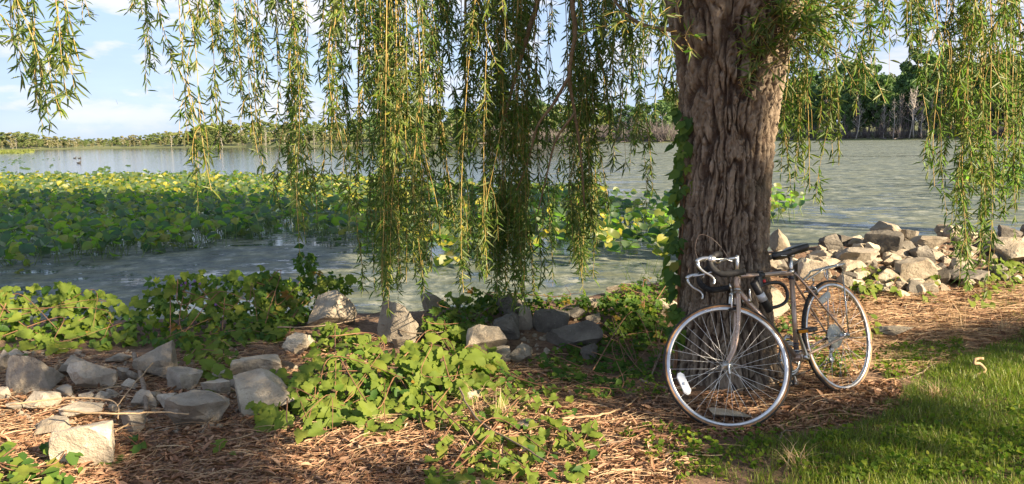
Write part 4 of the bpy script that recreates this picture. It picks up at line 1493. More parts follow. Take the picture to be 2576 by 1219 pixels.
for px, py, w, h in [(285, 1000, 34, 24), (262, 1012, 40, 26), (330, 985, 40, 30), (310, 958, 34, 30), (420, 1030, 44, 40), (450, 1045, 46, 34), (395, 1010, 36, 26), (60, 985, 52, 40), (545, 1000, 70, 40), (560, 965, 60, 34),
                     (590, 985, 50, 36), (170, 1000, 44, 30), (220, 1010, 40, 24), (40, 1040, 44, 26), (285, 1040, 34, 22), (340, 960, 30, 30), (300, 915, 60, 22), (40, 905, 60, 20), (640, 1000, 40, 30), (690, 1060, 52, 30), (730, 935, 40, 30)]:
    rock(px, py, w, h, G, SM1[0], SM1[1])
HEAP = [(1935, 645), (2060, 622), (2150, 598), (2250, 570), (2420, 572), (2520, 560), (2640, 556), (2640, 690), (2480, 712), (2300, 745), (2150, 735), (2070, 700), (1940, 700)]
for x, y in sample_poly(HEAP, 150):
    w = kr.uniform(20, 44)
    mt_ = [T, T, G, D_][kr.integers(4)]
    zone = 'along the water side' if y < 625 else 'in the middle' if y < 682 else 'at the front foot'
    zone += ' of the right heap, ' + ('near the saddle' if x < 2150 else 'left of the willow curtain' if x < 2380 else 'under the willow curtain')
    nm_ = {T: 'small pale stone', G: 'small grey stone', D_: 'small dark stone'}[mt_]
    rock(x, y + 8, w, w * kr.uniform(.5, .85), mt_, nm_ + ' ' + zone, nm_ + 's ' + zone)
# rubble too small to pick apart
bm = bmesh.new()
bmesh.ops.create_icosphere(bm, subdivisions=1, radius=1.0)
iv = np.array([q.co[:] for q in bm.verts])
iff = np.array([[q.index for q in p.verts] for p in bm.faces])
bm.free()
mb = MB()
for poly, n, smin, smax in [([(0, 890), (600, 880), (620, 1000), (560, 1090), (300, 1090), (0, 1060)], 420, .010, .045), (HEAP, 420, .02, .07), ([(1150, 800), (1500, 790), (1520, 920), (1160, 920)], 130, .01, .05), ([(2060, 720), (2400, 700), (2330, 800), (2080, 770)], 160, .008, .03)]:
    q = sample_poly(poly, n)
    P = hit(q[:, 0], q[:, 1])
    s = kr.uniform(smin, smax, n) * kr.uniform(.5, 1, n)
    mb.many(iv * np.array([1, .8, .65]), iff, frames(nrm(kr.normal(0, 1, (n, 3))), kr.normal(0, 1, (n, 3)), P, np.stack([s, s * kr.uniform(.6, 1, n), s * .7], 1)), kr.uniform(0, 1, n))
obj('rubble', mb.mesh('rubble', MT[T], False), kind='stuff', label='loose stone chips between the rocks', category='rubble')

# ---------------------------------------------------------------- vines and creepers
vr = np.random.default_rng(44)
ph = np.linspace(-np.pi, np.pi, 27)[:-1]
gr_ = .40 + .08 * np.cos(ph) + .085 * np.cos(3 * ph) + .055 * np.cos(5 * ph) + .032 * np.where(np.arange(26) % 2, 1, -1)
gr_ = np.where(np.abs(ph) > 2.9, .22, gr_)


def grape(seed, fold=.22, cup=-.35):
    r = np.random.default_rng(seed)
    x, y = gr_ * np.sin(ph) * r.uniform(.9, 1.08), .36 + gr_ * np.cos(ph)
    z = fold * np.abs(x) + cup * (y - .36) ** 2 + .05 * np.sin(3 * ph + seed) + r.normal(0, .012, 26)
    xi, yi = x * .5, .36 + (y - .36) * .5
    zi = fold * np.abs(xi) * .8 + cup * (yi - .36) ** 2 + .02
    V = np.vstack([[[0, .36, 0]], np.stack([xi[::2], yi[::2], zi[::2]], 1), np.stack([x, y, z], 1)])
    f3, f4 = [], []
    for i in range(13):
        j = (i + 1) % 13
        f3.append([0, 1 + i, 1 + j])
        a_, b_, c_ = 14 + 2 * i, 14 + (2 * i + 1) % 26, 14 + (2 * i + 2) % 26
        f4.append([1 + i, a_, b_, 1 + j])
        f3.append([1 + j, b_, c_])
    return V, [np.array(f3), np.array(f4)]


def leaflet5(seed):
    r = np.random.default_rng(seed)
    V, F3, F4 = [], [], []
    for a_, l_ in ((-1.75, .42), (-.85, .58), (0, .66), (.85, .58), (1.75, .42)):
        a_ += r.normal(0, .1)
        b = WL * np.array([l_ * .5, l_, l_]) + np.array([0, .06, 0])
        c, s = math.cos(a_), math.sin(a_)
        b = np.stack([b[:, 0] * c - b[:, 1] * s, b[:, 0] * s + b[:, 1] * c, b[:, 2] - .12 * l_ * r.uniform(.2, 1.6)], 1) + np.array([0, .3, 0])
        n0 = len(V) * 8
        V.append(b)
        F3.append(WLF[0] + n0)
        F4.append(WLF[1] + n0)
    return np.vstack(V), [np.vstack(F3), np.vstack(F4)]


def ovate(seed):
    r = np.random.default_rng(seed)
    b = WL * np.array([.62, 1, 1.2])
    return b + r.normal(0, .01, b.shape), WLF


LEAFV = {'grape': [grape(s, f, c) for s, (f, c) in enumerate([(.2, -.3), (.45, -.2), (.1, -.5), (.3, .2), (-.15, -.4)])],
         'creeper': [leaflet5(s) for s in range(4)], 'ovate': [ovate(s) for s in range(3)]}
LEAFM = {k_: [MB().add(v, f).mesh(k_ + '_leaf', MT['grape_leaf' if k_ == 'grape' else 'creeper_leaf']) for v, f in vs] for k_, vs in LEAFV.items()}


def slope_n(P):
    e = .06
    zx = (mound_z(P[:, 0] + e, P[:, 1]) - mound_z(P[:, 0] - e, P[:, 1])) / (2 * e)
    zy = (mound_z(P[:, 0], P[:, 1] + e) - mound_z(P[:, 0], P[:, 1] - e)) / (2 * e)
    return nrm(np.stack([-zx, -zy, np.ones(len(P))], 1))


def vine(name, label, cat, poly, n, kind, lo, hi, under=0, lift=.05, stems=4, group=None, facing=.5, hf=None):
    under = int(under * 1.7)
    lo, hi = (lo * .85, hi * .88) if kind != 'creeper' else (lo, hi)
    n = min(295, int(n * 1.35)) if n > 30 else n
    q = sample_poly(poly, n)
    P = hit(q[:, 0], q[:, 1], hf or mound_z)
    nn_ = slope_n(P)
    cen = P.mean(0)
    cen[2] = float(ground_z(cen[0], cen[1]))
    t = thing(name, label, cat, cen, group)
    inv = Matrix.Translation(tuple(-cen))
    P = P + nn_ * (lift * vr.uniform(.2, 1.3, n))[:, None]
    nm = nrm(nn_ * .7 + np.array([.32, -facing, .45]) + vr.normal(0, .33, (n, 3)))
    tip = np.array([0, -.5, -.55]) + vr.normal(0, .65, (n, 3))
    s = lo * .6 + (hi * 1.08 - lo * .6) * vr.beta(1.9, 1.5, n)
    M_ = frames(nm, tip, P, s)
    kinds = kind if isinstance(kind, list) else [kind]
    for i in range(n):
        k_ = kinds[vr.integers(len(kinds))]
        ms = LEAFM[k_]
        mm = M_[i].copy()
        if k_ == 'ovate':
            mm[:3, :3] *= .72
        obj('leaf', ms[vr.integers(len(ms))], t, inv @ Matrix([list(map(float, r_)) for r_ in mm]))
    if under:
        q = sample_poly(poly, under)
        U = hit(q[:, 0], q[:, 1], hf or mound_z)
        nu = slope_n(U)
        U = U - nu * vr.uniform(-.02, .10, under)[:, None]
        mb = MB()
        ks = [k_ for k_ in ('grape', 'creeper', 'ovate')]
        ids = vr.integers(0, 3, under)
        Mu = frames(nrm(nu + np.array([0, -.3, .3]) + vr.normal(0, .5, (under, 3))), np.array([0, -.4, -.4]) + vr.normal(0, .7, (under, 3)), U, vr.uniform(lo * .45, lo * 1.1, under))
        rn = vr.beta(2, 2.2, under)
        for j, k_ in enumerate(ks):
            sel_ = ids == j
            if sel_.any():
                v, f = LEAFV[k_][j]
                mb.many(v, f, Mu[sel_], rn[sel_])
        obj('foliage', mb.mesh('vine_foliage', MT['ground_leaf']), t, inv, kind='stuff')
    for _ in range(stems):
        ids = vr.integers(0, n, 4)
        pp = P[ids][np.argsort(P[ids][:, 0])]
        mb = MB()
        addtube(mb, spline(pp + vr.normal(0, .02, (4, 3)), 20), np.linspace(.0042, .0016, 20), 5)
        obj('stem', mb.mesh('stem', MT['vine_stem']), t, inv)
    return t, inv


vine('grapevine', 'sunlit yellow green grapevine mass over the bank at the far left', 'vine', [(-90, 735), (60, 722), (160, 705), (240, 735), (330, 770), (335, 870), (240, 878), (150, 885), (90, 905), (0, 885), (-90, 890)], 150, ['grape', 'grape', 'ovate'], .085, .15, 420, .05, 6)
tB, iB = vine('grapevine', 'dark shaded vine mound with purple flowers between the two sunlit vine patches', 'vine', [(325, 760), (370, 715), (450, 690), (560, 688), (640, 680), (690, 700), (720, 790), (715, 860), (600, 880), (420, 890), (335, 870)], 165, ['grape', 'creeper', 'ovate'], .075, .13, 480, .06, 7)
vine('grapevine', 'trailing shaded grape shoot hanging down over the grey rocks at left', 'vine', [(425, 880), (585, 870), (600, 930), (545, 975), (535, 1000), (490, 950), (430, 930)], 34, 'grape', .08, .13, 40, .05, 3, facing=.8)
tS, iS = vine('grapevine', 'leafy vine behind the pale wedge boulder with an upright dark sprig', 'vine', [(640, 690), (740, 700), (790, 690), (905, 690), (900, 720), (800, 740), (775, 800), (720, 860), (660, 850)], 80, ['grape', 'creeper'], .08, .13, 260, .06, 4)
vine('grapevine', 'sunlit grapevine sprawling over straw from the big half sunlit boulder', 'vine', [(740, 850), (860, 820), (960, 870), (1070, 960), (1080, 1060), (960, 1100), (830, 1070), (700, 1010), (690, 960), (800, 930)], 200, ['grape', 'grape', 'ovate'], .075, .125, 330, .05, 8)
vine('grapevine', 'row of grape leaves hanging down in front of the big half sunlit boulder', 'vine', [(640, 1060), (690, 960), (770, 960), (870, 1040), (860, 1110), (760, 1120), (680, 1090)], 36, 'grape', .085, .13, 30, .07, 4, facing=1.0)
vine('grapevine', 'large leaved grapevine below the squarish cracked boulder', 'vine', [(1000, 895), (1080, 830), (1200, 850), (1270, 920), (1210, 980), (1100, 1000), (1030, 960)], 62, 'grape', .10, .16, 130, .06, 4, facing=.7)
vine('ground_vine', 'bushy creeper filling the gap between the squarish boulder and the dark rocks', 'vine', [(1060, 800), (1110, 760), (1180, 728), (1240, 740), (1250, 800), (1190, 850), (1090, 850)], 70, ['creeper', 'ovate', 'grape'], .07, .12, 260, .05, 3)
vine('grapevine', 'scattered sunlit grape leaves with dry grass heads at the bottom middle', 'vine', [(1030, 980), (1200, 950), (1330, 960), (1430, 1030), (1520, 1110), (1490, 1219), (1300, 1280), (1090, 1280), (1070, 1219), (1100, 1100), (1030, 1060)], 250, ['grape', 'grape', 'ovate'], .06, .105, 260, .06, 10)
vine('ground_vine', 'shaded creeper carpet between the dark rocks and the front wheel', 'vine', [(1330, 905), (1500, 830), (1560, 770), (1650, 790), (1700, 840), (1665, 960), (1560, 985), (1400, 960)], 190, ['creeper', 'creeper', 'ovate'], .075, .125, 420, .04, 6)
vine('ground_vine', 'sunlit creeper on the bank left of the trunk at the water edge', 'vine', [(1490, 765), (1560, 725), (1640, 700), (1705, 700), (1705, 760), (1640, 780), (1540, 780)], 80, ['creeper', 'ovate'], .06, .10, 300, .04, 4)
vine('ground_vine', 'shaded green fringe on the crest behind the dark rocks', 'vine', [(1180, 745), (1260, 735), (1350, 752), (1460, 750), (1500, 770), (1420, 775), (1330, 775), (1240, 770)], 60, ['creeper', 'ovate'], .06, .10, 220, .05, 2)
vine('ground_vine', 'reddish tinged creeper at the edge of the straw below the shaded carpet', 'vine', [(1230, 930), (1400, 955), (1560, 985), (1600, 1010), (1500, 1020), (1400, 1010), (1250, 985)], 46, ['ovate', 'creeper', 'grape'], .05, .09, 60, .04, 4)
vine('seedling', 'broad leaved seedlings in the lower left corner', 'plant', [(0, 1150), (110, 1130), (170, 1160), (230, 1175), (200, 1219), (150, 1260), (0, 1260)], 40, ['ovate', 'ovate', 'grape'], .09, .15, 40, .07, 3, facing=.3)
vine('seedling', 'small shaded seedling on straw right of the broad flat slab', 'plant', [(330, 1125), (365, 1118), (372, 1145), (340, 1150)], 8, 'ovate', .08, .12, 0, .05, 2, facing=.3)
vine('seedling', 'creeper seedling against the broad flat slab', 'plant', [(255, 1150), (300, 1140), (305, 1165), (268, 1170)], 6, 'creeper', .09, .12, 0, .05, 2, facing=.4)
vine('seedling', 'single shaded leaf shoot on litter below the wide shaded boulder', 'plant', [(545, 1130), (580, 1125), (580, 1160), (555, 1165)], 5, 'grape', .07, .09, 0, .05, 1, facing=.4)
vine('ground_vine', 'bright creeper between trunk and seat tube', 'vine', [(1935, 770), (1985, 745), (2000, 830), (2000, 880), (1945, 860)], 48, ['creeper', 'ovate'], .06, .10, 120, .05, 2, hf=ground_z)
for px, py, w, h, n, lab in [(2190, 710, 34, 34, 20, 'bright grape shoot at the front of the rock heap above the rear wheel'), (2246, 738, 24, 24, 10, 'small bright shoot at the foot of the large smooth pale boulder'),
                             (2466, 738, 34, 40, 18, 'sunlit grape shoot on straw under the hanging willow at right'), (2530, 700, 44, 36, 34, 'sunlit grape shoots before the long log like rock'), (2172, 742, 40, 20, 16, 'low leafy sprig beside the grey broken stone'),
                             (2190, 850, 24, 24, 8, 'grape leaves seen through the rear wheel'), (2345, 745, 22, 16, 7, 'little green sprig at the right foot of the rock heap')]:
    vine('grape_shoot', lab, 'plant', [(px - w, py + h), (px - w * .8, py - h), (px + w * .8, py - h), (px + w, py + h)], n, 'grape', .07, .125, n * 2, .09, 2, facing=.7, hf=ground_z)
# upright sprig, and the flowers of the nightshade
p0 = hit(785, 705, mound_z)[0]
sp_ = spline([p0, p0 + np.array([-.01, 0, .10]), p0 + np.array([-.05, 0, .19]), p0 + np.array([-.11, -.02, .22])], 16)
mb = MB()
addtube(mb, sp_, np.linspace(.005, .002, 16), 5)
obj('stem', mb.mesh('stem', MT['vine_stem']), tS, iS)
for j in range(22):
    c_ = sp_[vr.integers(3, 16)] + vr.normal(0, .03, 3)
    M_ = frames(nrm(np.array([[.2, -.7, .5]]) + vr.normal(0, .4, (1, 3))), np.array([[0, 0, -1.0]]) + vr.normal(0, .5, (1, 3)), c_[None], np.array([vr.uniform(.06, .10)]))[0]
    obj('leaf', LEAFM['creeper' if j % 3 else 'ovate'][vr.integers(3)], tS, iS @ Matrix([list(map(float, r_)) for r_ in M_]))

for px, py in [(480, 716), (503, 712), (470, 722), (492, 722), (516, 718), (555, 770)]:
    p = hit(px, py, mound_z)[0] + np.array([0, -.10, .03])
    mb = MB()
    for a_ in np.arange(5) * 1.2566:
        d = np.array([math.cos(a_), -.4, math.sin(a_)])
        mb.many(WL * np.array([.4, 1, 1]), WLF, frames(np.array([[0, -1, .2]]), d[None], p[None], np.array([.014])), np.array([.5]))
    addtube(mb, [p, p + np.array([0, -.014, -.004])], [.003, .001], 5, 1.0)
    obj('flower', mb.mesh('flower', MT['purple_petal']), tB, iB)
# creeper climbing the left side of the trunk
cz = thing('climbing_creeper', 'green creeper climbing the shaded left side of the willow trunk', 'vine', (1.02, 4.9, .1))
CI = Matrix.Translation((-1.02, -4.9, -.1))
zs = np.sort(vr.uniform(.25, 1.72, 105))
for z in zs:
    a_ = math.pi + vr.uniform(-.35, .42)
    wv_ = .05 * max(0, 1 - abs(z - .8) / 1.0)
    rr_ = trunk_r(z) + vr.uniform(.0, .035) + wv_ * vr.uniform(0, 1.4)
    p = np.array([trunk_cx(z) + rr_ * math.cos(a_), TY + rr_ * math.sin(a_) - .02, z])
    k_ = 'ovate' if vr.uniform() < .6 else 'creeper'
    s = vr.uniform(.06, .105)
    nm = nrm(np.array([math.cos(a_) * .5, math.sin(a_) - .7, .35]) + vr.normal(0, .3, 3))
    M_ = frames(nm[None], np.array([[-.35, -.1, -.8]]) + vr.normal(0, .35, (1, 3)), p[None], np.array([s]))[0]
    obj('leaf', LEAFM[k_][vr.integers(3)], cz, CI @ Matrix([list(map(float, r_)) for r_ in M_]))
for j in range(3):
    zz_ = np.linspace(.0, 1.75 - .2 * j, 24)
    a_ = math.pi + .12 * np.sin(zz_ * 3 + j * 2) + .1 * (j - 1)
    mb = MB()
    addtube(mb, np.stack([trunk_cx(zz_) + (trunk_r(zz_) + .01) * np.cos(a_), TY + (trunk_r(zz_) + .01) * np.sin(a_), zz_], 1), np.linspace(.006, .003, 24), 5)
    obj('stem', mb.mesh('stem', MT['vine_stem']), cz, CI)

# ---------------------------------------------------------------- straw, dead leaves, grass
lr_ = np.random.default_rng(55)
STRAWP = [([(-160, 985), (300, 960), (620, 1000), (760, 1060), (1100, 1000), (1480, 1000), (1700, 960), (1720, 1080), (1780, 1130), (1700, 1250), (1560, 1420), (-300, 1420)], 4200, 24000),
          ([(560, 880), (760, 840), (960, 850), (1000, 930), (800, 960), (600, 960)], 500, 600), ([(1100, 930), (1350, 900), (1560, 960), (1480, 1040), (1150, 1010)], 700, 1400),
          ([(-50, 890), (600, 890), (620, 990), (-50, 985)], 700, 900), ([(2080, 790), (2200, 735), (2330, 740), (2480, 715), (2680, 700), (2760, 800), (2560, 850), (2420, 900), (2260, 950), (2190, 930), (2100, 870)], 3600, 5200),
          ([(1940, 800), (2110, 720), (2200, 740), (2180, 940), (2060, 960), (1960, 1010)], 1000, 2600), ([(1690, 1010), (2020, 960), (2260, 960), (2300, 1020), (2060, 1080), (1760, 1110)], 320, 3000),
          ([(1880, 700), (2040, 690), (2080, 800), (1940, 830)], 300, 800)]
mbs, mbl = MB(), MB()
RB = []
for s in range(4):
    t = np.linspace(0, 1, 6)
    c = np.stack([(.05, -.08, .02, .13)[s] * np.sin(t * np.pi) + (.05 if s == 3 else 0) * np.sin(t * 7), t - .5, (.05, .02, .09, .04)[s] * np.sin(t * np.pi * (1, 2, 1, 1.5)[s])], 1)
    RB.append(c)
for poly, ns, nl in STRAWP:
    q = sample_poly(poly, ns)
    P = hit(q[:, 0], q[:, 1])
    P[:, 2] += lr_.uniform(.002, .030, ns) ** 1.0
    right = q[:, 0].mean() > 2050
    an = np.where(lr_.uniform(0, 1, ns) < (.6 if right else .35), lr_.normal(0.05, .35, ns), lr_.uniform(0, 3.14, ns))
    ln = lr_.gamma(2.4, .055, ns).clip(.04, .5)
    wd = lr_.uniform(.0005, .0014, ns)
    rn = lr_.beta(2.2, 1.6, ns)
    ids = lr_.integers(0, 4, ns)
    tl_ = lr_.normal(0, .07, ns)
    for s in range(4):
        k_ = np.where(ids == s)[0]
        d = np.stack([np.cos(an[k_]), np.sin(an[k_]), tl_[k_]], 1)
        sd = np.stack([-np.sin(an[k_]), np.cos(an[k_]), np.zeros(len(k_))], 1)
        cen = P[k_][:, None] + ln[k_][:, None, None] * (d[:, None] * RB[s][None, :, 1:2] + sd[:, None] * RB[s][None, :, 0:1]) + ln[k_][:, None, None] * RB[s][None, :, 2:3] * np.array([0, 0, .6])
        w_ = (sd * .6 + np.array([0, 0, .8])) * wd[k_][:, None]
        Vv = np.concatenate([cen - w_[:, None], cen + w_[:, None]], 1)
        b0 = (np.arange(len(k_)) * 12)[:, None, None]
        f = np.array([[i, i + 1, i + 7, i + 6] for i in range(5)])
        mbs.F.append((f[None] + b0).reshape(-1, 4) + mbs.n)
        mbs.M.append(np.zeros(len(k_) * 5, int))
        mbs.V.append(Vv.reshape(-1, 3))
        mbs.R.append(np.repeat(rn[k_], 12))
        mbs.n += len(k_) * 12
    nl = int(nl * 1.35)
    q = sample_poly(poly, nl)
    P = hit(q[:, 0], q[:, 1])
    P[:, 2] += lr_.uniform(.001, .014, nl)
    le = lr_.gamma(5, .0075, nl).clip(.012, .08)
    an = lr_.uniform(0, 6.28, nl)
    mbl.many(WL * np.array([1, 1, 1.8]), WLF, frames(nrm(lr_.normal(0, .42, (nl, 3)) + np.array([0, 0, 1])), np.stack([np.cos(an), np.sin(an), lr_.normal(0, .15, nl)], 1), P, np.stack([le * lr_.uniform(.16, .34, nl), le, le], 1)), lr_.beta(1.8, 2, nl))
obj('dry_straw', mbs.mesh('dry_straw', MT['straw']), kind='stuff', label='dry straw lying over the bank', category='straw')
obj('leaf_litter', mbl.mesh('leaf_litter', MT['dead_leaf']), kind='stuff', label='brown narrow dead willow leaves covering the ground', category='leaf litter')

BL = np.array([[-.5, 0, 0], [.5, 0, 0], [-.42, .45, -.03], [.42, .45, -.03], [-.25, .8, -.14], [.25, .8, -.14], [0, 1, -.30]])
BLF = [np.array([[0, 1, 3, 2], [2, 3, 5, 4]]), np.array([[4, 5, 6]])]
GP = [([(2900, 760), (2640, 815), (2540, 850), (2480, 880), (2420, 905), (2330, 950), (2270, 985), (2250, 1040), (2140, 1070), (2040, 1110), (1960, 1160), (1890, 1219), (1800, 1420), (3000, 1420)], 62000, .055, 1.0),
      ([(1990, 1060), (2260, 1010), (2260, 1060), (2060, 1110), (1960, 1170), (1900, 1219), (1700, 1219), (1760, 1150), (1880, 1110)], 5200, .040, .8),
      ([(2180, 900), (2420, 850), (2450, 910), (2330, 960), (2230, 960)], 2600, .045, .8), ([(1560, 1070), (1720, 1080), (1740, 1160), (1600, 1180)], 700, .035, .8),
      ([(2010, 880), (2120, 850), (2170, 940), (2060, 960)], 1100, .035, .8), ([(2480, 740), (2600, 720), (2620, 800), (2500, 830)], 800, .05, .8)]
mb = MB()
for poly, n, ln, wdt in GP:
    W3 = hit(np.array([p[0] for p in poly]), np.array([p[1] for p in poly]))
    wp = [(a_[0], a_[1]) for a_ in W3]
    pa = np.array(wp)
    q = lr_.uniform(pa.min(0), pa.max(0), (n * 4, 2))
    q = q[in_poly(q[:, 0], q[:, 1], wp)][:int(n * 1.35)]
    patch = fbm(q[:, 0] * 4.5, q[:, 1] * 4.5, 0, 3, 61)
    edge = fbm(q[:, 0] * 1.7, q[:, 1] * 1.7, 7, 2, 62)
    q = q[(patch + .5 * edge + lr_.normal(0, .22, len(q))) > (-.40 if n > 9000 else -.02)][:n]
    n = len(q)
    P = np.column_stack([q, ground_z(q[:, 0], q[:, 1])])
    pt = fbm(q[:, 0] * 3.0, q[:, 1] * 3.0, 3, 3, 63)
    an = lr_.uniform(0, 6.28, n)
    lean = np.clip(lr_.normal(.55, .3, n), .05, 1.3)
    tip = np.stack([np.cos(an) * lean + .10, np.sin(an) * lean, np.ones(n)], 1)
    nm = np.stack([np.cos(an) * -1, np.sin(an) * -1, lean], 1) + lr_.normal(0, .3, (n, 3))
    l_ = ln * lr_.uniform(.45, 1.35, n) * (1 + .7 * np.clip(pt, -.6, 1))
    mb.many(BL, BLF, frames(nm, tip, P, np.stack([lr_.uniform(.0022, .0042, n), l_, l_], 1)), np.clip(lr_.beta(2, 3.2, n) + .35 * np.clip(pt, -.3, .8) + (lr_.uniform(0, 1, n) < .06) * .5, 0, 1))
obj('lawn_grass', mb.mesh('lawn_grass', MT['grass'], False), kind='stuff', label='rough green lawn grass in the lower right', category='grass')
# clover and small weeds
mb = MB()
for poly, n in [([(2200, 880), (2420, 860), (2440, 920), (2300, 970), (2200, 950)], 900), ([(2020, 860), (2180, 850), (2180, 940), (2060, 960)], 650), ([(2050, 1100), (2576, 1030), (2700, 1219), (1900, 1219)], 2600),
                ([(1560, 1080), (1740, 1080), (1760, 1150), (1600, 1170)], 320), ([(1700, 1100), (1960, 1090), (1900, 1219), (1700, 1219)], 500), ([(1590, 930), (1720, 940), (1720, 1000), (1600, 1010)], 160)]:
    q = sample_poly(poly, n)
    q = q[fbm(q[:, 0] * .02, q[:, 1] * .04, 0, 3, 71) > -.12]
    n = len(q)
    P = hit(q[:, 0], q[:, 1])
    P[:, 2] += lr_.uniform(.008, .05, n)
    mb.many(LEAFV['ovate'][0][0] * np.array([1.2, 1, 1]), WLF, frames(nrm(lr_.normal(0, .45, (n, 3)) + np.array([0, -.2, 1])), lr_.normal(0, 1, (n, 3)), P, lr_.uniform(.014, .034, n)), lr_.beta(2.4, 2, n))
obj('clover', mb.mesh('clover', MT['ground_leaf']), kind='stuff', label='clover and small weeds among the grass', category='weeds')

# dry tufts and seed heads
for px, py, n, h, lab in [(1262, 1060, 40, .20, 'pale dry grass tuft with drooping heads among the bottom middle leaves'), (1215, 1040, 26, .22, 'pale seed head beside the dry tuft in the middle'), (1180, 1150, 22, .14, 'dry bent grass heads near the bottom middle'),
                          (2000, 1180, 60, .14, 'straw coloured dry tuft at the left edge of the lawn'), (2410, 830, 24, .30, 'thin yellow weed stalk standing in the straw right of the rear wheel'), (2520, 835, 50, .16, 'yellowish tuft at the corner of the lawn by the right edge'),
                          (2350, 1000, 50, .12, 'dry patch of blades in the lit part of the lawn')]:
    p = hit(px, py)[0]
    mb = MB()
    an = lr_.uniform(0, 6.28, n)
    lean = lr_.uniform(.1, .7, n) * (.3 if n == 24 else 1)
    P = p + lr_.normal(0, .03, (n, 3)) * np.array([1, 1, 0])
    l_ = h * lr_.uniform(.5, 1.2, n)
    mb.many(BL * np.array([1, 1, 2.4]), BLF, frames(np.stack([-np.cos(an), -np.sin(an), lean], 1), np.stack([np.cos(an) * lean, np.sin(an) * lean, np.ones(n)], 1), P, np.stack([np.full(n, .003), l_, l_], 1)), lr_.uniform(.55, 1, n))
    o = obj('dry_tuft', mb.mesh('dry_tuft', MT['straw']), None, None, label=lab, category='dry grass')

# sticks
for pts, r0, r1, mt, lab, lift in [
        ([(338, 915), (352, 955), (364, 1000), (372, 1062)], .016, .013, 'stick', 'thick grey broken branch lying down the rocks at left', .07),
        ([(160, 1108), (290, 1116), (400, 1112), (480, 1118)], .006, .003, 'pale_stick', 'long pale stem lying across the broad flat slab', .16),
        ([(30, 1062), (150, 1046), (260, 1046), (300, 1066), (300, 1100)], .005, .003, 'pale_stick', 'pale bent stem arching over the lower left straw', .10),
        ([(0, 1000), (90, 1040), (210, 1044)], .004, .003, 'pale_stick', 'straight straw stem under the largest left boulder', .04),
        ([(395, 950), (330, 1030), (300, 1075)], .004, .003, 'pale_stick', 'thin pale twig crossing the fallen branch', .12),
        ([(380, 1062), (330, 1088), (290, 1110)], .006, .004, 'pale_stick', 'short pale twig below the fallen branch', .05),
        ([(565, 1040), (530, 1080), (510, 1112)], .005, .003, 'stick', 'brown twig right of the wide shaded boulder', .05),
        ([(1150, 1000), (1200, 1090), (1290, 1150), (1400, 1219)], .006, .004, 'stick', 'long dry cane running through the bottom middle leaves', .08),
        ([(1410, 1062), (1500, 1055), (1570, 1035), (1605, 1008)], .008, .003, 'pale_stick', 'curved brown stick on the straw left of the front wheel', .02),
        ([(1655, 1195), (1730, 1172)], .008, .006, 'pale_stick', 'short pale stick on the straw at the bottom', .015),
        ([(1450, 1140), (1520, 1128), (1580, 1116)], .005, .004, 'stick', 'thin stick on the lower straw', .02),
        ([(1610, 965), (1680, 985), (1750, 985)], .010, .006, 'stick', 'grey root like stick beside the front wheel', .02),
        ([(1660, 900), (1650, 930), (1640, 955)], .008, .006, 'stick', 'dead upright twig in the shaded creeper', .03),
        ([(2345, 905), (2335, 930), (2300, 952), (2240, 968)], .006, .003, 'stick', 'forked brown twig at the edge of the lawn', .015),
        ([(1962, 1112), (1970, 1092), (2000, 1090)], .005, .003, 'stick', 'small bent twig on the bare dirt below the bicycle', .012),
        ([(2000, 1040), (2120, 1000), (2240, 990)], .004, .002, 'stick', 'thin twig on the dirt by the rear wheel', .01),
        ([(880, 1120), (960, 1080), (1000, 1060)], .004, .003, 'pale_stick', 'pale twig on sunlit litter in the middle', .02),
        ([(700, 872), (800, 868), (900, 850), (1000, 815)], .006, .003, 'stick', 'brown bare vine cane across the front of the pale wedge boulder', .14),
        ([(960, 850), (1040, 872), (1130, 868)], .005, .003, 'stick', 'reddish cane crossing under the squarish boulder', .10),
        ([(2440, 948), (2462, 944), (2476, 932), (2466, 918), (2452, 914), (2456, 904), (2472, 902)], .012, .009, 'pale_stick', 'curled brown dry root standing up in the grass', .05)]:
    pts = np.array(pts, float)
    P = hit(pts[:, 0], pts[:, 1]) + np.array([0, 0, lift])
    if 'curled' in lab:
        base = hit(2440, 950)[0]
        P = at_y(pts[:, 0], pts[:, 1], base[1])
        P[:, 2] = np.maximum(P[:, 2], base[2] + .005)
    S_ = spline(P, 26)
    if 'curled' not in lab:
        S_[:, 2] = np.maximum(S_[:, 2], ground_z(S_[:, 0], S_[:, 1]) + r0 * .6)
    S_ += .004 * vn(np.arange(26)[:, None] * .7 + np.array([0, 7, 13]), r0 * 900, 0, 5)
    mb = MB()
    addtube(mb, S_, np.linspace(r0, r1, 26), 7)
    if 'forked' in lab or 'thick' in lab:
        addtube(mb, [S_[9], S_[9] + np.array([.08, .03, .03])], [r1 * .7, r1 * .3], 5)
    obj('stick', mb.mesh('stick', MT[mt]), None, None, label=lab, category='stick')

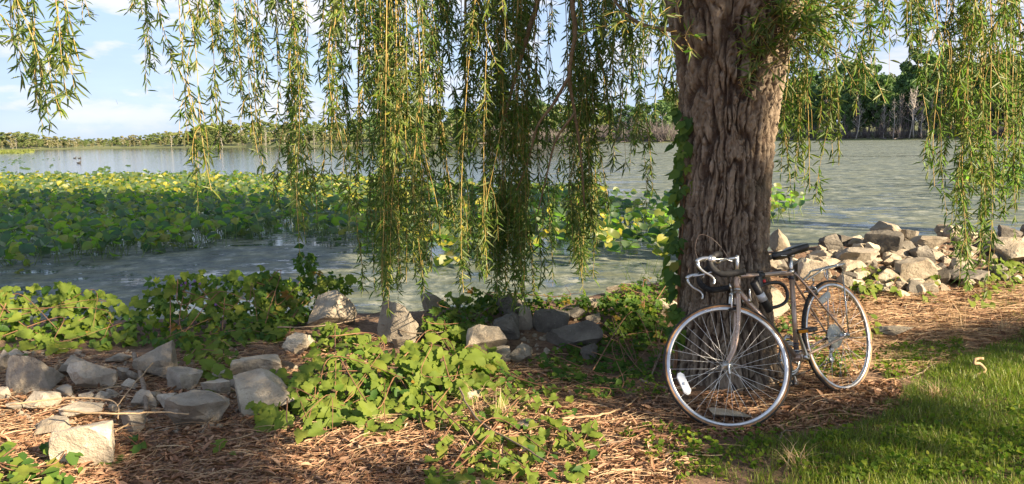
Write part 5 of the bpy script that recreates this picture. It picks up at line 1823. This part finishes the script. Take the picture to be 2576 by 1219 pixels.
# reeds
for px, py, n, h, z0, lab in [(2312, 590, 16, .48, None, 'clump of dark reed blades behind the right rock heap'), (2285, 585, 5, .5, None, 'few leaning reed blades left of the dark clump'), (1640, 690, 7, .5, WATER_Z, 'thin green reeds standing in the water left of the trunk'),
                              (1590, 705, 5, .45, WATER_Z, 'sparse reeds in the water before the lily bed'), (2105, 610, 4, .25, WATER_Z, 'short reed stalks by the water right of the saddle'), (2350, 588, 5, .35, None, 'reed blades at the back of the heap by the grey rock')]:
    p = hit(px, py)[0] if z0 is None else on_plane(px, py, z0)
    t = thing('reed_clump', lab, 'reeds', p)
    for j in range(n):
        d = np.array([lr_.normal(0, .22), lr_.normal(0, .2), 1.0])
        q0 = np.array([lr_.normal(0, .07), lr_.normal(0, .05), -.1])
        l_ = h * lr_.uniform(.6, 1.25)
        s = np.linspace(0, 1, 7)[:, None]
        mb = MB()
        addtube(mb, q0 + d * s * l_ + np.array([d[0], 0, -.15]) * .35 * l_ * s ** 2, np.linspace(.006, .001, 7), 4, lr_.uniform())
        obj('blade', mb.mesh('reed_blade', MT['reed']), t)

# ducks far out on the water
MT['duck'] = pmat('duck_feathers', (.05, .047, .043), .7, 0, .4, 20)
for px, py, lab in [(188, 399.5, 'left of the two small dark ducks far out on the open water'), (200, 400, 'right of the two small dark ducks far out on the open water'), (198, 412, 'lone small duck nearer than the pair on the open water')]:
    p = on_plane(px, py, WATER_Z)
    mb = MB()
    addtube(mb, spline([(-.30, 0, .10), (-.2, 0, .09), (0, 0, .08), (.15, 0, .10), (.21, 0, .20), (.22, 0, .29), (.28, 0, .31), (.36, 0, .29)], 24), np.interp(np.linspace(0, 1, 24), [0, .1, .35, .55, .65, .75, .86, .95, 1], [.01, .06, .13, .11, .06, .045, .05, .02, .005]), 10)
    obj('duck', mb.mesh('duck', MT['duck']), None, Matrix.Translation(tuple(p)) @ Matrix.Scale(1.0, 4), label=lab, category='duck')
# floating scraps of weed
mb = MB()
k_ = 260
px, py = lr_.uniform(0, 330, k_), lr_.uniform(398, 434, k_)
P = on_plane(px, py, WATER_Z + .01)
keep = fbm(px * .03, py * .12, 0, 2, 9) > .12
P = P[keep]
mb.many(np.array([[-.6, -.4, 0], [.6, -.3, .1], [.5, .5, .0], [-.4, .5, .12]]), np.array([[0, 1, 2, 3]]), frames(np.tile([0, -.5, 1.0], (len(P), 1)) + lr_.normal(0, .2, (len(P), 3)), lr_.normal(0, 1, (len(P), 3)), P, lr_.uniform(.15, .4, len(P))), lr_.uniform(0, .4, len(P)))
obj('floating_weed', mb.mesh('floating_weed', MT['reed']), kind='stuff', label='dark scraps of weed floating on the open water', category='water weed')

# ---------------------------------------------------------------- the bicycle
WR = .343
def rz(a): return np.array([[math.cos(a), -math.sin(a), 0], [math.sin(a), math.cos(a), 0], [0, 0, 1]])
def rx(a): return np.array([[1, 0, 0], [0, math.cos(a), -math.sin(a)], [0, math.sin(a), math.cos(a)]])
def axrot(u, a):
    u = nrm(u)
    K = np.array([[0, -u[2], u[1]], [u[2], 0, -u[0]], [-u[1], u[0], 0]])
    return np.eye(3) + math.sin(a) * K + (1 - math.cos(a)) * K @ K


BO = np.array([2.0308, 4.6093, 0.0])
BO[2] = -.009
BM = rz(math.radians(215.29)) @ rx(math.radians(15.64))
HA = math.radians(73)
AX = np.array([1.0016, 0, WR])
HU = np.array([-math.cos(HA), 0, math.sin(HA)])
HF = np.array([math.sin(HA), 0, math.cos(HA)])
A0 = AX - .055 * HF
ST = axrot(HU, math.radians(-38.5))


def steer(mb):
    mb.V = [(v - A0) @ ST.T + A0 for v in mb.V]
    return mb


def bl(px, py, yl=0.0):
    """picture point on the plane y = yl of the bicycle frame"""
    d = BM.T @ ray(px, py)
    c = BM.T @ (CAM - BO)
    return c + (yl - c[1]) / d[1] * d


bike = thing('bicycle', 'old bronze ten speed road bicycle with drop handlebars leaning against the willow trunk', 'bicycle', BO)
bike.matrix_world = Matrix([[*map(float, BM[i]), float(BO[i])] for i in range(3)] + [[0, 0, 0, 1]])


def bp_(name, mb, mat, parent=None, st=False, smooth=True, **kw):
    if st:
        steer(mb)
    return obj(name, mb.mesh(name, mat, smooth), parent or bike, None, **kw)


STT, BB = np.array([.322, 0, .776]), np.array([.432, 0, .285])
RA = np.array([0, 0, WR])
hp = lambda s: A0 + HU * s
mb = MB()
addtube(mb, [BB, STT + (STT - BB) * .03], .0146, 16)
addtube(mb, [hp(.500), STT - np.array([0, 0, .008])], .0132, 16)
addtube(mb, [hp(.425), BB + np.array([.005, 0, .006])], .0146, 16)
addtube(mb, [hp(.403), hp(.520)], .0182, 18)
for s in (-1, 1):
    addtube(mb, spline([STT + np.array([-.01, s * .017, -.012]), STT * .65 + RA * .35 + np.array([0, s * .036, 0]), RA + np.array([.012, s * .062, .012])], 14), np.linspace(.0078, .0058, 14), 10)
    addtube(mb, spline([BB + np.array([-.01, s * .025, 0]), BB * .6 + RA * .4 + np.array([0, s * .045, 0]), RA + np.array([.014, s * .062, -.002])], 14), np.linspace(.0100, .0066, 14), 10)
addtube(mb, [np.array([.185, -.036, .640]), np.array([.185, .036, .640])], .006, 8)
addtube(mb, [np.array([.355, -.03, .315]), np.array([.355, .03, .315])], .006, 8)
frame = bp_('frame', mb, MT['bronze_paint'])
mb = MB()
for a_, b_, r_ in [(hp(.495), hp(.530), .0205), (hp(.398), hp(.412), .0205), (hp(.43), hp(.418), .0196)]:
    addtube(mb, [a_, b_], r_, 18)
bp_('headset', mb, MT['steel'])
mb = MB()
lathe_y(mb, [(.018, -.036), (.021, -.034), (.021, .034), (.018, .036)], 20, BB)
bp_('bottom_bracket', mb, MT['bronze_paint'])
for s in (-1, 1):
    mb = MB()
    addbox(mb, RA + np.array([.008, s * .062, 0]), (.045, .005, .030))
    lathe_y(mb, [(.009, 0), (.009, s * .012)], 8, RA + np.array([0, s * .064, 0]))
    bp_('dropout', mb, MT['steel'])
# small dark letter on head tube and seat tube, bands at the foot of the seat tube
for c_, st in ((hp(.462) + np.array([0, .0190, 0]), False), (BB + (STT - BB) * .60 + np.array([0, .0152, 0]), False)):
    k_ = np.array([(-.006, .016), (.006, .016), (.006, -.008), (.002, -.015), (-.005, -.014), (-.007, -.008)])
    mb = MB()
    addtube(mb, spline([c_ + np.array([x, 0, z * 1.25]) for x, z in k_], 18), .0013, 5)
    bp_('letter_decal', mb, MT['decal_dark'], frame)
dv = nrm(STT - BB)
for t0, t1, mt in ((.045, .085, 'decal_pale'), (.10, .115, 'decal_dark'), (.125, .14, 'decal_dark'), (.15, .165, 'decal_dark'), (.055, .075, 'decal_dark'), (.905, .945, 'decal_dark')):
    mb = MB()
    addtube(mb, [BB + (STT - BB) * t0, BB + (STT - BB) * t1], .0152 if mt == 'decal_pale' else .01545, 16)
    bp_('decal_band', mb, MT[mt], frame)
# fork
mb = MB()
cr_ = hp(.392)
for s in (-1, 1):
    P = [cr_ + np.array([0, s * .033, .004]), hp(.33) + np.array([0, s * .037, 0]), hp(.20) + np.array([0, s * .043, 0]) + HF * .004, hp(.09) + np.array([0, s * .048, 0]) + HF * .021, AX + np.array([0, s * .050, .006])]
    addtube(mb, spline(P, 26), np.interp(np.linspace(0, 1, 26), [0, .4, 1], [.0125, .0120, .0070]), 12)
addtube(mb, spline([cr_ + np.array([0, -.036, -.006]), cr_ + np.array([0, -.02, .006]), cr_ + np.array([0, .02, .006]), cr_ + np.array([0, .036, -.006])], 12), .0135, 10)
bp_('fork', mb, MT['bronze_paint'], None, True)


def wheel(cen, st, reflector):
    t = np.linspace(0, 2 * np.pi, 9)[:-1]
    mb = MB()
    lathe_y(mb, [(.3035, -.009), (.3020, 0), (.3035, .009), (.309, .0108), (.3215, .0112), (.3225, .0095), (.316, .008), (.316, -.008), (.3225, -.0095), (.3215, -.0112), (.309, -.0108)], 96, cen, True)
    w_ = bp_('wheel', mb, MT['rim_alloy'], None, st)
    mb = MB()
    lathe_y(mb, [(.3285 + .0128 * math.cos(a_), .0128 * math.sin(a_)) for a_ in np.linspace(0, 2 * np.pi, 15)[:-1]], 96, cen, True, 0)
    ang = np.linspace(-1.4, 1.4, 11)
    prof = [(.3285 + .0144 * math.cos(a_), .0140 * math.sin(a_)) for a_ in ang] + [(.3285 + .0118 * math.cos(a_), .0118 * math.sin(a_)) for a_ in ang[::-1]]
    lathe_y(mb, prof, 96, cen, True, 1)
    bp_('tyre', mb, [MT['gum'], MT['rubber']], w_, st)
    mb = MB()
    for k_ in range(36):
        ra = 2 * np.pi * k_ / 36
        s = 1 if k_ % 2 else -1
        ha = ra + (1 if (k_ // 2) % 2 else -1) * 1.15
        addtube(mb, [cen + np.array([.021 * math.cos(ha), s * .032, .021 * math.sin(ha)]), cen + np.array([.3035 * math.cos(ra), s * .002, .3035 * math.sin(ra)])], .00095, 4)
    bp_('spokes', mb, MT['spoke'], w_, st)
    mb = MB()
    lathe_y(mb, [(.005, -.055), (.009, -.05), (.009, -.038), (.025, -.035), (.025, -.030), (.013, -.026), (.011, 0), (.013, .026), (.025, .030), (.025, .035), (.009, .038), (.009, .05), (.005, .055)], 24, cen)
    bp_('hub', mb, MT['alloy'], w_, st)
    return w_


fw = wheel(AX, True, True)
rw = wheel(RA, False, True)
for w_, cen, ang, st, y_, mt in ((fw, AX, math.radians(-9), True, .018, 'reflector_white'), (rw, RA, math.radians(72), False, .018, 'clear_plastic')):
    c_ = cen + .255 * np.array([math.cos(ang), 0, math.sin(ang)]) + np.array([0, y_, 0])
    tn, rd = np.array([-math.sin(ang), 0, math.cos(ang)]), np.array([math.cos(ang), 0, math.sin(ang)])
    if st:
        pass
    out = [(-.062, .008), (-.045, .021), (.045, .021), (.062, .008), (.062, -.008), (.045, -.021), (-.045, -.021), (-.062, -.008)]
    V = np.array([c_ + tn * a_ * k_ + rd * b_ * k_ + np.array([0, dy, 0]) for dy, k_ in ((-.006, 1), (.003, 1), (.007, .84)) for a_, b_ in out])
    k8 = np.arange(8)
    F = [np.concatenate([np.stack([i * 8 + k8, i * 8 + (k8 + 1) % 8, i * 8 + 8 + (k8 + 1) % 8, i * 8 + 8 + k8], 1) for i in (0, 1)]), np.array([[16 + q_ for q_ in range(8)], [7 - q_ for q_ in range(8)]])]
    mb = MB().add(V, F)
    lathe_y(mb, [(.008, .006), (.008, .011), (.003, .012)], 12, c_, mi=1)
    bp_('reflector', mb, [MT[mt], MT['steel']], w_, st, False)
mb = MB()
addtube(mb, spline([AX + np.array([0, .058, 0]), AX + np.array([.004, .066, -.01]), AX + np.array([.012, .064, -.055])], 10), [.008] * 3 + [.006] * 4 + [.005] * 3, 8)
lathe_y(mb, [(.010, .052), (.010, .062), (.006, .066)], 12, AX)
bp_('quick_release', mb, MT['alloy'], fw, True)
# stem and handlebar
mb = MB()
addtube(mb, [hp(.515), hp(.615), hp(.622)], [.0112, .0112, .008], 14)
addtube(mb, spline([hp(.606), hp(.606) * .5 + np.array([.878, 0, .914]) * .5, np.array([.878, 0, .914])], 10), np.linspace(.0120, .0105, 10), 12)
lathe_y(mb, [(.0175, -.021), (.0185, -.018), (.0185, .018), (.0175, .021)], 18, (.884, 0, .914))
bp_('stem', mb, MT['alloy'], None, True)
hb = [(.884, .0, .914), (.886, .08, .917), (.894, .15, .919), (.930, .188, .912), (.968, .200, .880), (.960, .204, .832), (.915, .205, .797), (.805, .206, .785)]
for s in (-1, 1):
    P = spline([np.array([x, y * s, z]) for x, y, z in hb], 50)
    mb = MB()
    addtube(mb, P, .0125, 12)
    b_ = bp_('handlebar', mb, MT['alloy'], None, True)
    mb = MB()
    P2 = P[14:]
    addtube(mb, P2, .0168 + .0006 * np.sin(np.arange(len(P2)) * 2.2), 14)
    bp_('bar_tape', mb, MT['black_foam'], b_, True)
    mb = MB()
    lathe_y(mb, [(.020, s * .192), (.0215, s * .197), (.0215, s * .211), (.020, s * .216)], 16, (.955, 0, .893))
    addtube(mb, spline([np.array([.960, s * .203, .897]), np.array([.992, s * .204, .906]), np.array([1.026, s * .204, .902]), np.array([1.038, s * .204, .892])], 14), np.interp(np.linspace(0, 1, 14), [0, .5, .9, 1], [.013, .0125, .0135, .008]), 12)
    lv = bp_('brake_lever', mb, MT['alloy'], None, True)
    mb = MB()
    addtube(mb, spline([np.array([1.030, s * .204, .900]), np.array([1.034, s * .204, .870]), np.array([1.015, s * .205, .835]), np.array([.985, s * .206, .805]), np.array([.975, s * .206, .780]), np.array([.985, s * .206, .757])], 24), np.interp(np.linspace(0, 1, 24), [0, .3, .9, 1], [.0095, .0080, .0058, .0066]), 10)
    bp_('lever_blade', mb, MT['alloy'], lv, True)
    mb = MB()
    addtube(mb, spline([np.array([1.0, s * .196, .899]), np.array([.945, s * .180, .892]), np.array([.880, s * .150, .888]), np.array([.835, s * .13, .868])], 18), np.linspace(.0065, .0055, 18), 9)
    bp_('extension_lever', mb, MT['alloy'], lv, True)
    mb = MB()
    if s > 0:
        P = [(1.028, .204, .908), (1.020, .19, .98), (.96, .13, 1.055), (.875, .05, 1.02), (.825, .022, .90), (.850, .022, .79), (.872, .008, .742)]
    else:
        P = [(1.028, -.204, .908), (1.0, -.19, .965), (.93, -.13, .99), (.86, -.06, .955), (.80, -.02, .90)]
    addtube(mb, spline([np.array(q_) for q_ in P], 40), .0021, 7)
    bp_('brake_cable', mb, MT['cable'], None, True)
mb = MB()
addtube(mb, spline([np.array([.80, -.03, .86]), np.array([.76, -.02, .815]), hp(.500) * .75 + STT * .25 + np.array([0, 0, .016]), hp(.5) * .4 + STT * .6 + np.array([0, 0, .017]), STT + np.array([.01, 0, .012]), STT + np.array([-.05, 0, -.02]), np.array([.19, 0, .69])], 50), .0025, 7)
bp_('brake_cable', mb, MT['cable'])


def caliper(top, rim, fwd, st):
    """side pull brake: two curved arms round the tyre with shoes at the rim"""
    mb = MB()
    for s in (-1, 1):
        addtube(mb, spline([top + fwd * .030 + np.array([s * 0, -s * .004, .004]), top + fwd * .032 + np.array([0, s * .024, .002]), (top + rim) / 2 + fwd * .030 + np.array([0, s * .031, 0]), rim + fwd * .022 + np.array([0, s * .022, 0])], 16), np.linspace(.0075, .0052, 16), 8)
        addtube(mb, [top + fwd * .030, top + fwd * .030 + np.array([0, .030, .026])], [.006, .004], 7)
    lathe_y(mb, [(.009, -.012), (.009, .012)], 10, top + fwd * .034)
    o_ = bp_('brake_caliper', mb, MT['alloy'], None, st)
    for s in (-1, 1):
        mb = MB()
        addbox(mb, rim + np.array([0, s * .0165, 0]) + fwd * .012, (.052, .010, .014))
        bp_('brake_shoe', mb, MT['rubber'], o_, st)
    mb = MB()
    addtube(mb, [top + fwd * .031 + np.array([0, .030, .026]), top + fwd * .031 + np.array([0, .031, .058])], [.006, .004], 8)
    bp_('barrel_adjuster', mb, MT['steel'], o_, st)


cdir = nrm(hp(.392) - AX)
caliper(hp(.395) + np.array([0, 0, 0]), AX + cdir * .315, HF, True)
rdir = nrm(np.array([.185, 0, .640]) - RA)
caliper(np.array([.185, 0, .640]) + rdir * .006, RA + rdir * .315, np.array([-.5, 0, .5]), False)
# shift levers on the down tube
dt = lambda u: hp(.425) * (1 - u) + BB * u
for s in (-1, 1):
    mb = MB()
    c_ = dt(.16) + np.array([0, s * .019, 0])
    lathe_y(mb, [(.013, -.006), (.014, 0), (.013, .006)], 14, c_)
    addtube(mb, spline([c_ + np.array([0, s * .006, 0]), c_ + np.array([.004, s * .010, .03]), c_ + np.array([-.002, s * .013, .065])], 12), np.interp(np.linspace(0, 1, 12), [0, .7, 1], [.0055, .0062, .003]), 8)
    bp_('shift_lever', mb, MT['alloy'])
# saddle and post
mb = MB()
cp = np.array([.300, 0, .872])
addtube(mb, [STT - dv * .02, cp], .0128, 14)
bp_('seat_post', mb, MT['alloy'])
mb = MB()
lathe_y(mb, [(.016, -.024), (.018, -.02), (.018, .02), (.016, .024)], 12, cp + np.array([0, 0, .002]))
addtube(mb, [STT - dv * .012, STT + dv * .014], .0172, 14)
bp_('seat_clamp', mb, MT['steel'])
ns_, nc = 22, 18
u = np.linspace(0, 1, ns_)
xs = .462 - .285 * u
hw = np.interp(u, [0, .04, .3, .5, .7, .88, .97, 1], [.006, .017, .024, .036, .062, .075, .066, .035])
zt = np.interp(u, [0, .06, .4, .75, .95, 1], [.897, .906, .908, .926, .930, .918])
dp = np.interp(u, [0, .05, .5, .9, 1], [.014, .042, .050, .060, .026])
sec = []
for i in range(ns_):
    for j in range(nc):
        a_ = 2 * np.pi * j / nc
        c_, s_ = math.cos(a_), math.sin(a_)
        y_ = hw[i] * np.sign(c_) * abs(c_) ** .75
        z_ = zt[i] + (0 if s_ > 0 else dp[i] * s_ * (1 if abs(c_) > .5 else .75)) - (.010 * (1 - s_) if s_ > 0 else .010)
        sec.append((xs[i], y_, z_))
k_ = np.arange(nc)
F = [np.concatenate([np.stack([i * nc + k_, i * nc + (k_ + 1) % nc, (i + 1) * nc + (k_ + 1) % nc, (i + 1) * nc + k_], 1) for i in range(ns_ - 1)]), np.array([list(range(nc))[::-1], [(ns_ - 1) * nc + q_ for q_ in range(nc)]])]
sad = bp_('saddle', MB().add(np.array(sec), F), MT['saddle'])
for s in (-1, 1):
    mb = MB()
    addtube(mb, spline([(.445, s * .010, .888), (.38, s * .020, .876), (.30, s * .021, .874), (.24, s * .030, .880), (.185, s * .04, .905)], 20), .0036, 7)
    bp_('saddle_rail', mb, MT['steel'], sad)
mb = MB()
addbox(mb, (.165, 0, .900), (.03, .06, .026))
bp_('saddle_bracket', mb, MT['dark_steel'], sad)
# cranks, pedals, chain
pt = bl(2009, 836, .085)
vv = pt - (BB + np.array([0, .085, 0]))
vv[1] = 0
vv = nrm(vv) * .165
for s, v_ in ((1, vv), (-1, -vv)):
    c0, c1 = BB + np.array([0, s * .066, 0]), BB + v_ + np.array([0, s * .082, 0])
    mb = MB()
    addtube(mb, [c0, c0 * .9 + c1 * .1, c0 * .1 + c1 * .9, c1], [.015, .0118, .0095, .0125], 10)
    lathe_y(mb, [(.018, -.012), (.019, 0), (.019, .009), (.011, .012)], 16, c0)
    lathe_y(mb, [(.012, -.008), (.0135, 0), (.012, .008)], 14, c1)
    ck = bp_('crank_arm', mb, MT['alloy'])
    pc = c1 + np.array([0, s * .062, 0])
    mb = MB()
    addtube(mb, [c1, c1 + np.array([0, s * .105, 0])], [.007, .005], 8)
    for dx in (-.030, .030):
        addbox(mb, pc + np.array([dx, 0, 0]), (.006, .088, .024))
    for dy in (-.043, .043):
        addbox(mb, pc + np.array([0, dy, 0]), (.064, .006, .020))
    lathe_y(mb, [(.010, -.05), (.013, -.046), (.013, .046), (.010, .05)], 12, pc)
    pd = bp_('pedal', mb, MT['dark_steel'])
    for dx in (-.0345, .0345):
        mb = MB()
        addbox(mb, pc + np.array([dx, 0, -.001]), (.004, .060, .017))
        bp_('pedal_reflector', mb, MT['reflector_amber'], pd, False, False)
mb = MB()
for R_, y_ in ((.102, -.050), (.086, -.042)):
    n_ = 96
    th_ = np.arange(n_) * 2 * np.pi / n_
    ro = R_ + .003 * np.where(np.arange(n_) % 2, 1, -1)
    V = np.concatenate([np.stack([r_ * np.cos(th_), np.full(n_, yy), r_ * np.sin(th_)], 1) + BB for r_, yy in ((ro, y_ - .0015), (ro, y_ + .0015), (R_ * .84 + 0 * ro, y_ + .0015), (R_ * .84 + 0 * ro, y_ - .0015))])
    kk = np.arange(n_)
    mb.add(V, np.concatenate([np.stack([i * n_ + kk, i * n_ + (kk + 1) % n_, ((i + 1) % 4) * n_ + (kk + 1) % n_, ((i + 1) % 4) * n_ + kk], 1) for i in range(4)]))
for q_ in range(5):
    a_ = q_ * 2 * np.pi / 5
    addtube(mb, [BB + np.array([0, -.055, 0]), BB + np.array([.090 * math.cos(a_), -.048, .090 * math.sin(a_)])], [.012, .006], 8)
bp_('chainring', mb, MT['alloy'])
mb = MB()
for j, R_ in enumerate((.055, .049, .043, .037, .031)):
    lathe_y(mb, [(R_ - .01, -.028 - j * .006), (R_, -.0285 - j * .006), (R_, -.031 - j * .006), (R_ - .01, -.0315 - j * .006)], 40, RA)
bp_('freewheel', mb, MT['dark_steel'])
mb = MB()
lathe_y(mb, [(.022, -.020), (.074, -.021), (.074, -.0225), (.022, -.0225)], 48, RA)
bp_('spoke_protector', mb, MT['clear_plastic'])
# chain: over the large ring, the middle cog and the derailleur wheels
cy = -.046
jw, tw_ = RA + np.array([.018, 0, -.075]), RA + np.array([.045, 0, -.135])
P = [BB + np.array([.0, cy, .102]), BB + np.array([.06, cy, .083]), BB + np.array([.098, cy, .03]), BB + np.array([.098, cy, -.03]), BB + np.array([.06, cy, -.083]), BB + np.array([0, cy, -.103]),
     tw_ + np.array([.02, cy, -.012]), tw_ + np.array([-.010, cy, -.010]), jw + np.array([.012, cy, .0]), jw + np.array([.010, cy, .014]), RA + np.array([-.03, cy, -.032]), RA + np.array([-.044, cy, .0]), RA + np.array([-.02, cy, .040]), RA + np.array([.02, cy, .043]), BB + np.array([0, cy, .102])]
mb = MB()
pp = spline(P, 220)
addtube(mb, pp, .0040 + .0012 * np.where(np.arange(220) % 2, 1, -1), 6)
bp_('chain', mb, MT['dark_steel'])
mb = MB()
addtube(mb, [RA + np.array([.01, -.055, -.01]), jw + np.array([0, -.060, 0])], [.010, .008], 8)
addtube(mb, [jw + np.array([0, -.054, 0]), tw_ + np.array([0, -.054, 0])], [.009, .008], 8)
for c_ in (jw, tw_):
    lathe_y(mb, [(.010, -.050), (.020, -.049), (.020, -.043), (.010, -.042)], 20, c_)
bp_('derailleur', mb, MT['steel'])
mb = MB()
addtube(mb, spline([dt(.16) + np.array([0, -.02, 0]), dt(.9) + np.array([0, -.02, -.012]), BB + np.array([-.1, -.045, -.02]), RA + np.array([.08, -.06, -.01]), RA + np.array([-.03, -.065, -.05]), jw + np.array([-.01, -.06, .01])], 40), .0016, 6)
bp_('gear_cable', mb, MT['steel'])
mb = MB()
addtube(mb, spline([BB + np.array([-.03, -.035, .11]), BB + np.array([.0, -.04, .13]), BB + np.array([.035, -.045, .095])], 10), .007, 8)
addtube(mb, [BB + np.array([-.02, -.02, .12]), BB + np.array([.02, -.045, .12])], .006, 8)
bp_('chain_guide', mb, MT['steel'])
# luggage rack
r0_, r1_, r2_ = bl(2024, 706), bl(2050, 683), bl(2108, 668)
mb = MB()
for s in (-1, 1):
    addtube(mb, spline([np.array([r0_[0], s * .018, r0_[2]]), np.array([r1_[0] + .02, s * .03, r1_[2] - .012]), np.array([r1_[0] - .04, s * .045, r1_[2] + .004]), np.array([r2_[0], s * .048, r2_[2]])], 20), .0058, 8)
for u_ in (.25, .55, .8):
    c_ = r1_ * (1 - u_) + r2_ * u_
    addtube(mb, [np.array([c_[0], -.046, c_[2]]), np.array([c_[0], .046, c_[2]])], .004, 7)
addtube(mb, [np.array([r2_[0], -.048, r2_[2]]), np.array([r2_[0], .048, r2_[2]])], .006, 8)
addbox(mb, np.array([r2_[0] + .03, 0, r2_[2] + .006]), (.10, .085, .004))
rk = bp_('luggage_rack', mb, MT['alloy'])
for s in (-1, 1):
    mb = MB()
    addtube(mb, [np.array([r2_[0] + .035, s * .050, r2_[2] - .004]), RA + np.array([-.006, s * .070, .014])], .0044, 8)
    bp_('rack_stay', mb, MT['alloy'], rk)
mb = MB()
addtube(mb, spline([np.array([r1_[0] - .06, .02, r1_[2]]), np.array([r1_[0] - .06, .022, r1_[2] - .05]), np.array([r1_[0] - .075, .022, r1_[2] - .055]), np.array([r1_[0] - .085, .02, r1_[2]])], 16), .003, 6)
bp_('rack_spring', mb, MT['steel'], rk)

# ---------------------------------------------------------------- the lock hung on the top tube
lk = thing('bicycle_lock', 'black U shaped bicycle lock with grey band hung under the bicycle top tube', 'lock', BO)
lk.matrix_world = bike.matrix_world.copy()
l0, l1 = bl(1896, 711, .02), bl(1936, 782, .02)
mb = MB()
a_ = nrm(l1 - l0)
addtube(mb, [l0 - a_ * .004, l0, l1, l1 + a_ * .004], [.018, .0225, .0225, .018], 20)
obj('crossbar', mb.mesh('crossbar', MT['lock_black']), lk)
mb = MB()
addtube(mb, [l0 * .62 + l1 * .38, l0 * .37 + l1 * .63], .0232, 20)
obj('band', mb.mesh('band', MT['lock_band']), lk)
mb = MB()
addtube(mb, spline([l0 * .80 + l1 * .20, bl(1930, 714, .02), bl(1958, 712, .02), bl(1974, 722, .02), bl(1981, 742, .02), bl(1976, 760, .02), bl(1958, 771, .02), l0 * .08 + l1 * .92], 50), .0098, 12)
obj('shackle', mb.mesh('shackle', MT['lock_black']), lk)
tb = bl(1912, 694, 0)
mb = MB()
tdir = nrm(STT - hp(.5))
addtube(mb, [tb - tdir * .022, tb + tdir * .022], .0205, 16)
addbox(mb, tb * .5 + (l0 * .8 + l1 * .2) * .5 + np.array([0, .004, 0]), (.036, .030, .060))
addbox(mb, tb + np.array([0, 0, .022]), (.040, .026, .012))
obj('mount', mb.mesh('mount', MT['lock_black']), lk)
mb = MB()
addbox(mb, bl(1922, 708, .026), (.016, .014, .016))
obj('button', mb.mesh('button', MT['red_plastic']), lk)
